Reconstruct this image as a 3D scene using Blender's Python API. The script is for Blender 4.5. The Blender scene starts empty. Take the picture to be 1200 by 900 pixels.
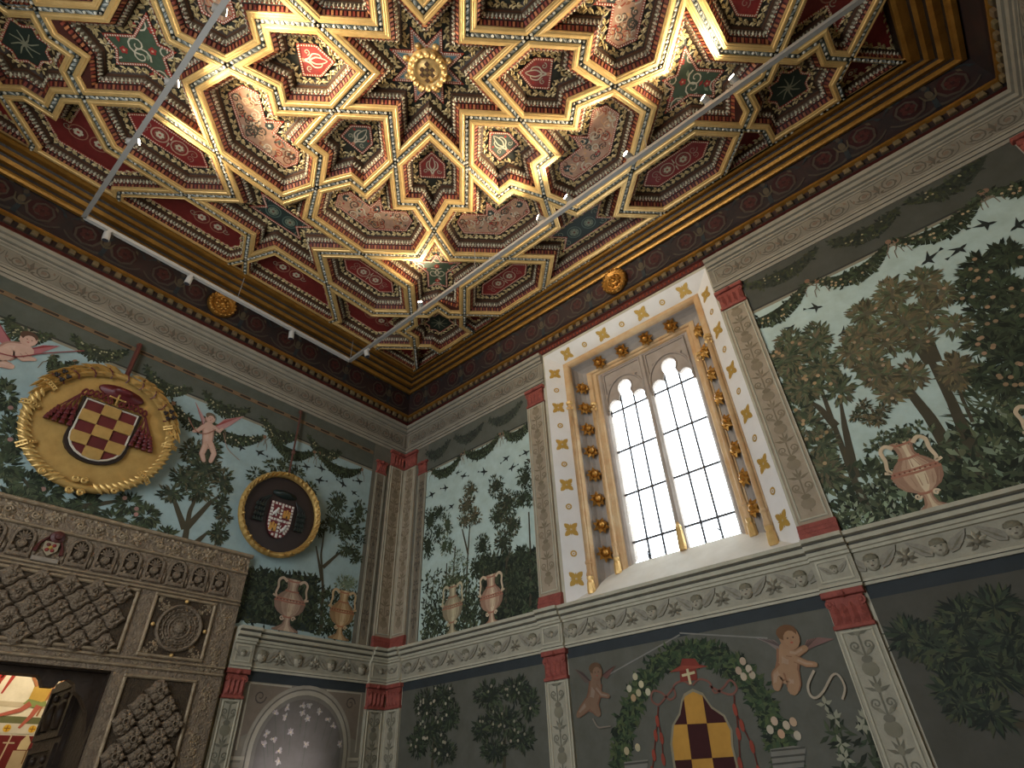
import bpy, math, random
import numpy as np
from mathutils import Matrix, Vector
from mathutils.geometry import tessellate_polygon
random.seed(7)
rnd = random.random
def U(a, b): return a + (b - a) * random.random()
PI = math.pi
col = bpy.context.scene.collection
sc = bpy.context.scene

# ------------------------------------------------------------------ camera
CF = 657.956                       # focal length in pixels of the 1200 px wide frame
YAW, PITCH, ROLL = 0.886891837, 0.630538935, -0.0480106351
CAM = np.array([-4.95768691, -6.27864162, 1.55])
def cam_axes():
    a, p, r = YAW, PITCH, ROLL
    f = np.array([math.sin(a)*math.cos(p), math.cos(a)*math.cos(p), math.sin(p)])
    rt = np.array([math.cos(a), -math.sin(a), 0.0]); up = np.cross(rt, f)
    return math.cos(r)*rt + math.sin(r)*up, -math.sin(r)*rt + math.cos(r)*up, f
AX = cam_axes()
cd = bpy.data.cameras.new('camera'); cd.sensor_width = 36.0; cd.lens = CF*36.0/1200.0
cd.clip_start = 0.05; cd.clip_end = 200
cam = bpy.data.objects.new('camera', cd); col.objects.link(cam)
cam.matrix_world = Matrix(((AX[0][0], AX[1][0], -AX[2][0], CAM[0]), (AX[0][1], AX[1][1], -AX[2][1], CAM[1]),
                           (AX[0][2], AX[1][2], -AX[2][2], CAM[2]), (0, 0, 0, 1)))
sc.camera = cam
# ------------------------------------------------------------------ sky, exposure
sc.view_settings.view_transform = 'Standard'; sc.view_settings.look = 'None'
sc.view_settings.exposure = EXPOSURE = 0.0; sc.view_settings.gamma = 1.0
sc.view_settings.use_curve_mapping = False
wd = bpy.data.worlds.new('overcast_sky'); sc.world = wd; wd.use_nodes = True
bg = wd.node_tree.nodes['Background']; bg.inputs[0].default_value = (0.86, 0.93, 1.0, 1); bg.inputs[1].default_value = 8.0
sc.cycles.max_bounces = 8; sc.cycles.diffuse_bounces = 5; sc.cycles.glossy_bounces = 3
sc.cycles.sample_clamp_indirect = 6.0
def portal(name, loc, rot, sx, sy):
    l = bpy.data.lights.new(name, 'AREA'); l.shape = 'RECTANGLE'; l.size = sx; l.size_y = sy
    l.cycles.is_portal = True
    o = bpy.data.objects.new(name, l); col.objects.link(o); o.location = loc; o.rotation_euler = rot
    return o
portal('daylight_portal', (0.56, -4.01, 4.75), (0, PI/2, 0), 2.7, 1.3)
portal('daylight_portal', (-7.0, -3.6, 3.6), (0, -PI/2, 0), 4.4, 2.4)  # daylight through the unseen opening added in the side wall

# ------------------------------------------------------------------ helpers
def lin(c):
    if isinstance(c, str):
        c = tuple(int(c[i:i+2], 16)/255.0 for i in (0, 2, 4))
    return tuple((x/12.92 if x <= 0.04045 else ((x+0.055)/1.055)**2.4) for x in c)
def jit(c, a=0.15):
    k = 1 + U(-a, a); return tuple(min(1, x*k*(1+U(-a, a)*0.3)) for x in c)
def mixc(a, b, t): return tuple(a[i]*(1-t)+b[i]*t for i in range(3))

WM = {}                             # world matrix of each object
def link(o, parent=None, world=None, label=None, cat=None, group=None, kind=None):
    col.objects.link(o)
    W = world or Matrix.Identity(4); WM[o.name] = W
    if parent is not None:
        o.parent = parent; o.matrix_parent_inverse = WM[parent.name].inverted()
    o.matrix_basis = W
    if label: o['label'] = label
    if cat: o['category'] = cat
    if group: o['group'] = group
    if kind: o['kind'] = kind
    return o
def empty(name, loc, **k):
    o = bpy.data.objects.new(name, None); o.empty_display_size = 0.1
    return link(o, None if 'parent' not in k else k.pop('parent'), Matrix.Translation(Vector(loc)), **k)

class Frame:
    def __init__(s, kind): s.kind = kind
    def P(s, r, z, o=0.0):
        if s.kind == 'R': return (-o, -r, z)
        if s.kind == 'L': return (r, -o, z)
        if s.kind == 'N': return (-r, -8.22+o, z)       # near wall, seen from inside
        if s.kind == 'F': return (-6.84+o, r, z)        # far side wall
        if s.kind == 'C': return (r, z, -o)
    def mat(s, r, z, o=0.0, roll=0.0, sc_=1.0):
        ax = {'R': ((0, -1, 0), (0, 0, 1), (-1, 0, 0)), 'L': ((1, 0, 0), (0, 0, 1), (0, -1, 0)),
              'N': ((-1, 0, 0), (0, 0, 1), (0, 1, 0)), 'F': ((0, 1, 0), (0, 0, 1), (1, 0, 0))}[s.kind]
        m = Matrix(((ax[0][0], ax[1][0], ax[2][0], 0), (ax[0][1], ax[1][1], ax[2][1], 0), (ax[0][2], ax[1][2], ax[2][2], 0), (0, 0, 0, 1)))
        return Matrix.Translation(Vector(s.P(r, z, o))) @ m @ Matrix.Rotation(roll, 4, 'Z') @ Matrix.Scale(sc_, 4)
    def px(s, x, y):
        d = AX[0]*((x-600)/CF) + AX[1]*((450-y)/CF) + AX[2]
        if s.kind == 'R': p = CAM + d*(-CAM[0]/d[0]); return (-p[1], p[2])
        p = CAM + d*(-CAM[1]/d[1]); return (p[0], p[2])
WR, WL, WN, WF = Frame('R'), Frame('L'), Frame('N'), Frame('F')
LOC = Frame('C')
class LocalFrame:
    def P(s, r, z, o=0.0): return (r, z, o)
LF = LocalFrame()

def smooth_path(P, k=4):
    out = []; n = len(P)
    for i in range(n-1):
        p0, p1, p2, p3 = P[max(i-1, 0)], P[i], P[i+1], P[min(i+2, n-1)]
        for j in range(k):
            t = j/k; out.append(tuple(.5*((2*b)+(-a+c)*t+(2*a-5*b+4*c-d)*t*t+(-a+3*b-3*c+d)*t**3) for a, b, c, d in zip(p0, p1, p2, p3)))
    out.append(tuple(P[-1])); return out
class MB:
    """collects faces given in (r, z, o) of a frame; build() makes ONE mesh object"""
    def __init__(s, fr=None): s.fr = fr; s.k = 0; s.v = []; s.f = []; s.m = []; s.c = []
    def vert(s, p):
        s.v.append(s.fr.P(*p) if s.fr else tuple(p)); return len(s.v)-1
    def add(s, pts, faces, mat=0, c=(1, 1, 1)):
        b = len(s.v)
        for p in pts: s.v.append(s.fr.P(*p) if s.fr else tuple(p))
        for f in faces:
            s.f.append(tuple(b+i for i in f)); s.m.append(mat); s.c.append(c)
    def lay(s, o):                # every brush stroke gets a height of its own
        s.k = (s.k+1) % 40; return o+s.k*8e-5
    def poly(s, pts, o, c=(1, 1, 1), mat=0):
        o = s.lay(o)
        s.add([(p[0], p[1], o) for p in pts], [tuple(range(len(pts)))], mat, c)
    def box(s, r0, r1, z0, z1, o0, o1, mat=0, c=(1, 1, 1)):
        s.add([(r0, z0, o0), (r1, z0, o0), (r1, z1, o0), (r0, z1, o0), (r0, z0, o1), (r1, z0, o1), (r1, z1, o1), (r0, z1, o1)],
              [(0, 3, 2, 1), (4, 5, 6, 7), (0, 1, 5, 4), (1, 2, 6, 5), (2, 3, 7, 6), (3, 0, 4, 7)], mat, c)
    def bevbox(s, r0, r1, z0, z1, o0, o1, b, mat=0, c=(1, 1, 1)):
        s.add([(r0, z0, o0), (r1, z0, o0), (r1, z1, o0), (r0, z1, o0), (r0+b, z0+b, o1), (r1-b, z0+b, o1), (r1-b, z1-b, o1), (r0+b, z1-b, o1),
               (r0, z0, o1-b), (r1, z0, o1-b), (r1, z1, o1-b), (r0, z1, o1-b)],
              [(4, 5, 6, 7), (8, 9, 5, 4), (9, 10, 6, 5), (10, 11, 7, 6), (11, 8, 4, 7), (0, 1, 9, 8), (1, 2, 10, 9), (2, 3, 11, 10), (3, 0, 8, 11)], mat, c)
    def prism(s, pts, o0, o1, mat=0, c=(1, 1, 1), cs=None):
        n = len(pts)
        s.add([(p[0], p[1], o0) for p in pts]+[(p[0], p[1], o1) for p in pts], [tuple(range(n, 2*n))], mat, c)
        b = len(s.v)-2*n
        for i in range(n):
            j = (i+1) % n
            s.f.append((b+i, b+j, b+n+j, b+n+i)); s.m.append(mat); s.c.append(cs or c)
    def profile(s, prof, a, b, mats, cs=None, closed=False):
        """extrude profile [(z,o)] between r=a and r=b; mats per strip"""
        n = len(prof); pts = [(a, z, o) for z, o in prof]+[(b, z, o) for z, o in prof]
        base = len(s.v)
        for p in pts: s.v.append(s.fr.P(*p) if s.fr else p)
        for i in range(n-1):
            s.f.append((base+i, base+i+1, base+n+i+1, base+n+i)); s.m.append(mats[i] if isinstance(mats, (list, tuple)) else mats)
            s.c.append(cs[i] if cs else (1, 1, 1))
        for k in (0, n):
            s.f.append(tuple(base+k+i for i in range(n))); s.m.append(mats[0] if isinstance(mats, (list, tuple)) else mats); s.c.append(cs[0] if cs else (1, 1, 1))
    def tube(s, path, rad, n=8, mat=0, c=(1, 1, 1), closed=False):
        path = [Vector(p) for p in path]; m = len(path); base = len(s.v)
        for i, p in enumerate(path):
            if closed: t = path[(i+1) % m]-path[i-1]
            else: t = path[min(i+1, m-1)]-path[max(i-1, 0)]
            t.normalize()
            q = Vector((0, 0, 1)) if abs(t.z) < 0.9 else Vector((1, 0, 0))
            a = t.cross(q).normalized(); b = t.cross(a)
            rr = rad[i] if isinstance(rad, (list, tuple)) else rad
            for k in range(n):
                w = p + (a*math.cos(2*PI*k/n)+b*math.sin(2*PI*k/n))*rr
                s.v.append(s.fr.P(*w) if s.fr else tuple(w))
        for i in range(m if closed else m-1):
            j = (i+1) % m
            for k in range(n):
                l = (k+1) % n
                s.f.append((base+i*n+k, base+i*n+l, base+j*n+l, base+j*n+k)); s.m.append(mat); s.c.append(c)
        if not closed:
            for i in (0, m-1):
                s.f.append(tuple(base+i*n+k for k in range(n))); s.m.append(mat); s.c.append(c)
    def lathe(s, prof, n=16, mat=0, c=(1, 1, 1), origin=(0, 0, 0), axis='o'):
        """prof [(radius, height)], around the o axis (or z axis with axis='z')"""
        base = len(s.v)
        for r, h in prof:
            for k in range(n):
                a = 2*PI*k/n; x, y = r*math.cos(a), r*math.sin(a)
                p = (origin[0]+x, origin[1]+y, origin[2]+h) if axis == 'o' else (origin[0]+x, origin[1]+h, origin[2]+y)
                s.v.append(s.fr.P(*p) if s.fr else p)
        for i in range(len(prof)-1):
            for k in range(n):
                l = (k+1) % n
                s.f.append((base+i*n+k, base+i*n+l, base+(i+1)*n+l, base+(i+1)*n+k)); s.m.append(mat); s.c.append(c)
        for i in (0, len(prof)-1):
            if prof[i][0] > 1e-5: s.f.append(tuple(base+i*n+k for k in range(n))); s.m.append(mat); s.c.append(c)
    def ball(s, p, r, mat=0, c=(1, 1, 1), n=6, sq=(1, 1, 1)):
        base = len(s.v); rows = max(3, n//2+1)
        for i in range(rows+1):
            t = PI*i/rows
            for k in range(n):
                a = 2*PI*k/n
                q = (p[0]+r*sq[0]*math.sin(t)*math.cos(a), p[1]+r*sq[1]*math.sin(t)*math.sin(a), p[2]+r*sq[2]*math.cos(t))
                s.v.append(s.fr.P(*q) if s.fr else q)
        for i in range(rows):
            for k in range(n):
                l = (k+1) % n
                s.f.append((base+i*n+k, base+i*n+l, base+(i+1)*n+l, base+(i+1)*n+k)); s.m.append(mat); s.c.append(c)
    # ---- flat painting strokes: all lie at one height o above the plaster
    def stroke(s, pts, w0, w1, o, c, mat=0):
        if 4 <= len(pts) <= 11: pts = smooth_path(pts)
        n = len(pts); L = []; R = []; o = s.lay(o)
        for i in range(n):
            a = pts[max(i-1, 0)]; b = pts[min(i+1, n-1)]
            dx, dy = b[0]-a[0], b[1]-a[1]; l = math.hypot(dx, dy) or 1
            w = (w0+(w1-w0)*i/max(1, n-1))/2
            L.append((pts[i][0]-dy/l*w, pts[i][1]+dx/l*w, o)); R.append((pts[i][0]+dy/l*w, pts[i][1]-dx/l*w, o))
        s.add(L+R, [(i, i+1, n+i+1, n+i) for i in range(n-1)], mat, c)
    def ell(s, cx, cy, rx, ry, o, c, n=14, rot=0, mat=0):
        cr, sr = math.cos(rot), math.sin(rot)
        s.poly([(cx+rx*math.cos(2*PI*k/n)*cr-ry*math.sin(2*PI*k/n)*sr, cy+rx*math.cos(2*PI*k/n)*sr+ry*math.sin(2*PI*k/n)*cr) for k in range(n)], o, c, mat)
    def leaf(s, x, y, a, L, w, o, c, mat=0):
        ca, sa = math.cos(a), math.sin(a); o += U(0, .0016)
        s.add([(x, y, o), (x+ca*L*.45-sa*w, y+sa*L*.45+ca*w, o), (x+ca*L, y+sa*L, o), (x+ca*L*.45+sa*w, y+sa*L*.45-ca*w, o)], [(0, 1, 2, 3)], mat, c)
    def spiral(s, cx, cy, r, a0, turns, w, o, c, hand=1, mat=0, n=14):
        pts = []
        for i in range(n+1):
            t = i/n; rr = r*(1-0.85*t); a = a0+hand*2*PI*turns*t
            pts.append((cx+rr*math.cos(a), cy+rr*math.sin(a)))
        s.stroke(pts, w, w*.6, o, c, mat)
    def build(s, name, mats, parent=None, smooth=False, world=None, mesh_only=False, **k):
        me = bpy.data.meshes.new(name); me.from_pydata(s.v, [], s.f)
        if not isinstance(mats, (list, tuple)): mats = [mats]
        for m in mats: me.materials.append(m)
        n = len(me.polygons)
        if n == len(s.m):
            me.polygons.foreach_set('material_index', s.m)
            at = me.attributes.new('Col', 'FLOAT_COLOR', 'FACE')
            a = np.ones((n, 4), dtype=np.float32); a[:, :3] = np.array(s.c, dtype=np.float32); at.data.foreach_set('color', a.ravel())
        if smooth: me.polygons.foreach_set('use_smooth', [True]*n)
        me.update()
        if mesh_only: return me
        return link(bpy.data.objects.new(name, me), parent, world, **k)
def inst(name, me, parent=None, world=None, **k):
    return link(bpy.data.objects.new(name, me), parent, world, **k)

# ------------------------------------------------------------------ materials
MT = {}
def mat(name, c=(.5, .5, .5), rough=.7, metal=0.0, noise=0.0, nscale=8.0, c2=None, bump=0.0, bscale=30.0, attr=False, spec=0.4, emit=None, detail=4.0, coat=0.0):
    m = bpy.data.materials.new(name); m.use_nodes = True; nt = m.node_tree; N = nt.nodes; Lk = nt.links
    b = N['Principled BSDF']; b.inputs['Roughness'].default_value = rough; b.inputs['Metallic'].default_value = metal
    b.inputs['Specular IOR Level'].default_value = spec; b.inputs['Base Color'].default_value = (*c, 1)
    if coat: b.inputs['Coat Weight'].default_value = coat; b.inputs['Coat Roughness'].default_value = .25
    tc = N.new('ShaderNodeTexCoord')
    src = None
    if attr:
        at = N.new('ShaderNodeAttribute'); at.attribute_name = 'Col'; src = at.outputs['Color']
    if noise > 0:
        nz = N.new('ShaderNodeTexNoise'); nz.inputs['Scale'].default_value = nscale; nz.inputs['Detail'].default_value = detail; nz.inputs['Roughness'].default_value = .65
        Lk.new(tc.outputs['Object'], nz.inputs['Vector'])
        rp = N.new('ShaderNodeMapRange'); rp.inputs[1].default_value = .3; rp.inputs[2].default_value = .7
        Lk.new(nz.outputs['Fac'], rp.inputs[0])
        mx = N.new('ShaderNodeMix'); mx.data_type = 'RGBA'
        Lk.new(rp.outputs[0], mx.inputs['Factor'])
        if src is not None:
            mx.blend_type = 'MULTIPLY'
            rp.inputs[3].default_value = 0; rp.inputs[4].default_value = noise
            mx.inputs['B'].default_value = (*(c2 or (.45, .42, .36)), 1); Lk.new(src, mx.inputs['A'])
        else:
            rp.inputs[3].default_value = 0; rp.inputs[4].default_value = noise
            mx.inputs['A'].default_value = (*c, 1); mx.inputs['B'].default_value = (*(c2 or tuple(x*.5 for x in c)), 1)
        src = mx.outputs['Result']
    if src is not None: Lk.new(src, b.inputs['Base Color'])
    if bump > 0:
        nb = N.new('ShaderNodeTexNoise'); nb.inputs['Scale'].default_value = bscale; nb.inputs['Detail'].default_value = 5
        Lk.new(tc.outputs['Object'], nb.inputs['Vector'])
        bp = N.new('ShaderNodeBump'); bp.inputs['Strength'].default_value = bump; bp.inputs['Distance'].default_value = .02
        Lk.new(nb.outputs['Fac'], bp.inputs['Height']); Lk.new(bp.outputs['Normal'], b.inputs['Normal'])
    if emit:
        b.inputs['Emission Color'].default_value = (*emit[0], 1); b.inputs['Emission Strength'].default_value = emit[1]
    MT[name] = m
    return m
M_fresco = mat('fresco_paint', rough=.75, attr=True, noise=.55, nscale=5.0, spec=.25, c2=(.62, .60, .52))
M_panelpaint = mat('panel_paint', rough=.55, attr=True, noise=.5, nscale=14.0, spec=.35)
M_plaster = mat('warm_plaster', lin('b8b09a'), .85, noise=.5, nscale=3, bump=.15, bscale=40)
M_stone = mat('painted_grey_stone', lin('a09a86'), .8, noise=.6, nscale=6, c2=lin('7a7362'), bump=.2, bscale=60)
M_stone_l = mat('pale_moulding_stone', lin('b3ac96'), .8, noise=.5, nscale=7, c2=lin('8d8570'), bump=.15, bscale=60)
M_stone_d = mat('dark_moulding_line', lin('4e4b42'), .85, noise=.4, nscale=7)
M_red = mat('faded_red_paint', lin('944c40'), .75, noise=.6, nscale=14, c2=lin('6a3026'), bump=.5, bscale=50)
M_relief = mat('relief_grey', rough=.8, attr=True, noise=.5, nscale=30, bump=.3, bscale=70)
M_gold = mat('gilded_wood', lin('e2bd7c'), .42, metal=.45, noise=.5, nscale=9, c2=lin('b48746'), bump=.12, bscale=35)
M_gold_d = mat('old_gilding', lin('b9863c'), .38, metal=.65, noise=.6, nscale=6, c2=lin('74491c'), bump=.2, bscale=40)
M_coffer = mat('painted_coffer_wood', rough=.6, attr=True, noise=.4, nscale=25, spec=.35)
M_white = mat('white_enamel', lin('c8c4ba'), .45, spec=.5)
M_white_reveal = mat('white_limewash', lin('dedad4'), .8, noise=.35, nscale=2.5, c2=lin('b9b2a4'))
M_orange = mat('ochre_stone', lin('c9ad84'), .7, noise=.8, nscale=4, c2=lin('b0814e'), bump=.15)
M_grey_iron = mat('lead_iron', lin('3c3a3c'), .5, metal=.3)
M_silver = mat('portal_carving', lin('94826a'), .5, metal=.25, noise=.8, nscale=22, c2=lin('55463a'), bump=1.0, bscale=70, detail=8)
M_silver_d = mat('portal_ground', lin('54442f'), .7, metal=.15, noise=.8, nscale=30, c2=lin('2c231a'), bump=1.0, bscale=85, detail=8)
M_silver_l = mat('portal_moulding', lin('a59276'), .5, metal=.3, noise=.7, nscale=12, c2=lin('6a573f'), bump=.5, bscale=50)
M_darkwood = mat('dark_wood', lin('33261b'), .5, noise=.6, nscale=8, c2=lin('1b130d'), bump=.5, bscale=25)
M_lacq = mat('coloured_lacquer', rough=.5, attr=True, noise=.35, nscale=12, spec=.5)
M_floor = mat('stone_floor', lin('6e6152'), .5, noise=.5, nscale=3)
# ================================================================== CEILING
CX, CY, CZ = -3.39, -4.137, 7.10      # centre of the great star, level of the lattice
class CeilFrame:
    def P(s, u, v, o=0.0): return (CX+u, CY+v, CZ-o)
    def mat(s, u, v, o, rot): return Matrix.Translation(Vector((CX+u, CY+v, CZ-o))) @ Matrix.Rotation(PI, 4, 'X') @ Matrix.Rotation(rot, 4, 'Z')
CE = CeilFrame()
UMAX, VMAX = 2.97, 3.58
t_, L_ = .385, 2.59
def rot45(p, k):
    a = k*PI/4; return (p[0]*math.cos(a)-p[1]*math.sin(a), p[0]*math.sin(a)+p[1]*math.cos(a))
star_c = []
for k in range(8):
    star_c.append(rot45((t_*math.sqrt(2), 0), k)); star_c.append(rot45((t_*(1+math.sqrt(2)), t_), k))
arrow = [(0, t_*math.sqrt(2)), (t_, t_*(1+math.sqrt(2))), (t_, 1.45), (.19, 1.45), (0, 1.82), (-.19, 1.45), (-t_, 1.45), (-t_, t_*(1+math.sqrt(2)))]
boom = [(t_, t_*(1+math.sqrt(2))), (t_, 1.45), (.19, 1.45), (0, 1.82), (.17, 2.215), (.925, 2.215), (1.42, 1.72), (1.287, 1.287), (.891, 1.16), (.753, 1.2976)]
six = [(0, 1.82), (.17, 2.215), (.925, 2.215), (.55, 2.59), (.925, 2.965), (.17, 2.965), (0, 3.36), (-.17, 2.965), (-.925, 2.965), (-.55, 2.59), (-.925, 2.215), (-.17, 2.215)]
hexa = [(.925, 2.215), (1.685, 2.215), (2.06, 2.59), (1.685, 2.965), (.925, 2.965), (.55, 2.59)]
star5 = [(1.287, 1.287), (1.42, 1.72), (.925, 2.215), (1.685, 2.215), (2.06, 2.59), (2.2155, 2.4345), (2.2155, 2.2155), (2.4345, 2.2155), (2.59, 2.06), (2.215, 1.685), (2.215, .925), (1.72, 1.42)]
octo = []
for k in range(8):
    a = k*PI/4; octo += [(L_+.53*math.cos(a), L_+.53*math.sin(a)), (L_+.4056*math.cos(a+PI/8), L_+.4056*math.sin(a+PI/8))]
def d4(k, m):
    def g(p):
        x, y = (p[1], p[0]) if m else p
        return rot45((x, y), 2*k)
    return g
G4 = [d4(k, m) for k in range(4) for m in (0, 1)]
def refl(i, j):
    def g(p):
        x, y = p
        if i: x = i*2*L_-x
        if j: y = j*2*L_-y
        return (x, y)
    return g
def clip(poly):
    for ax, lim, sg in ((0, UMAX, 1), (0, -UMAX, -1), (1, VMAX, 1), (1, -VMAX, -1)):
        out = []; n = len(poly)
        for i in range(n):
            a, b = poly[i], poly[(i+1) % n]
            ia, ib = sg*(lim-a[ax]) >= -1e-9, sg*(lim-b[ax]) >= -1e-9
            if ia: out.append(a)
            if ia != ib:
                t = (lim-a[ax])/(b[ax]-a[ax]); out.append((a[0]+(b[0]-a[0])*t, a[1]+(b[1]-a[1])*t))
        poly = out
        if len(poly) < 3: return []
    res = []
    for p in poly:
        if not res or math.hypot(p[0]-res[-1][0], p[1]-res[-1][1]) > 1e-4: res.append(p)
    if len(res) > 1 and math.hypot(res[0][0]-res[-1][0], res[0][1]-res[-1][1]) < 1e-4: res.pop()
    return res
def area(p): return .5*sum(p[i][0]*p[(i+1) % len(p)][1]-p[(i+1) % len(p)][0]*p[i][1] for i in range(len(p)))
def inset(poly, d):
    n = len(poly); out = []
    for i in range(n):
        p0, p1, p2 = poly[i-1], poly[i], poly[(i+1) % n]
        e0 = (p1[0]-p0[0], p1[1]-p0[1]); e1 = (p2[0]-p1[0], p2[1]-p1[1])
        l0, l1 = math.hypot(*e0), math.hypot(*e1)
        n0 = (-e0[1]/l0, e0[0]/l0); n1 = (-e1[1]/l1, e1[0]/l1)
        k = 1+n0[0]*n1[0]+n0[1]*n1[1]
        if k < .08: k = .08
        out.append((p1[0]+(n0[0]+n1[0])/k*d, p1[1]+(n0[1]+n1[1])/k*d))
    return out
def ok_inset(poly, d):
    q = inset(poly, d); n = len(poly)
    for i in range(n):
        a = (poly[(i+1) % n][0]-poly[i][0], poly[(i+1) % n][1]-poly[i][1]); b = (q[(i+1) % n][0]-q[i][0], q[(i+1) % n][1]-q[i][1])
        if a[0]*b[0]+a[1]*b[1] <= 0: return False
    return area(q) > 0
def simplify(poly, mn):
    poly = list(poly)
    while len(poly) > 4:
        n = len(poly); L = [(math.hypot(poly[(i+1) % n][0]-poly[i][0], poly[(i+1) % n][1]-poly[i][1]), i) for i in range(n)]
        l, i = min(L)
        if l > mn: break
        a, b = poly[i], poly[(i+1) % n]
        poly[i] = ((a[0]+b[0])/2, (a[1]+b[1])/2); poly.pop((i+1) % n)
    return poly
def max_inset(poly, lim):
    d = lim
    while d > .02 and not ok_inset(poly, d): d -= .005
    return d
faces = []; seen = set()
def addf(kind, base, g, drop=()):
    pts = [g(p) for p in base]
    keep = [g(p) for i, p in enumerate(base) if i not in drop]
    cxy = (round(sum(p[0] for p in pts)/len(pts), 2), round(sum(p[1] for p in pts)/len(pts), 2), kind)
    if cxy in seen: return
    seen.add(cxy)
    if area(pts) < 0: pts.reverse()
    if area(keep) < 0: keep.reverse()
    cp = clip(pts)
    if len(cp) < 3 or area(cp) < .012: return
    cut = abs(area(cp)-area(pts)) > 1e-4
    ck = clip(keep)
    faces.append((kind, pts, cp, ck, g, cut))
ID = lambda p: p
for (i, j) in ((0, 0), (0, 1), (0, -1), (1, 0), (-1, 0), (1, 1), (1, -1), (-1, 1), (-1, -1)):
    h = refl(i, j)
    addf('star', star_c, h)
    for k in range(8):
        addf('arrow', arrow, (lambda p, k=k, h=h: h(rot45(p, k))), drop=(3, 4, 5))
    for g0 in G4:
        g = (lambda p, g0=g0, h=h: h(g0(p)))
        addf('boom', boom, g); addf('six', six, g, drop=(0, 6)); addf('hex', hexa, g); addf('star5', star5, g, drop=(5, 7)); addf('oct', octo, g)

ceiling = MB()
ceiling.box(-6.84, 0, -8.22, 0, CZ+.30, CZ+.42)
ceiling = ceiling.build('ceiling', M_darkwood, kind='structure', label='gilded and painted coffered ceiling of interlaced stars')

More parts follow.
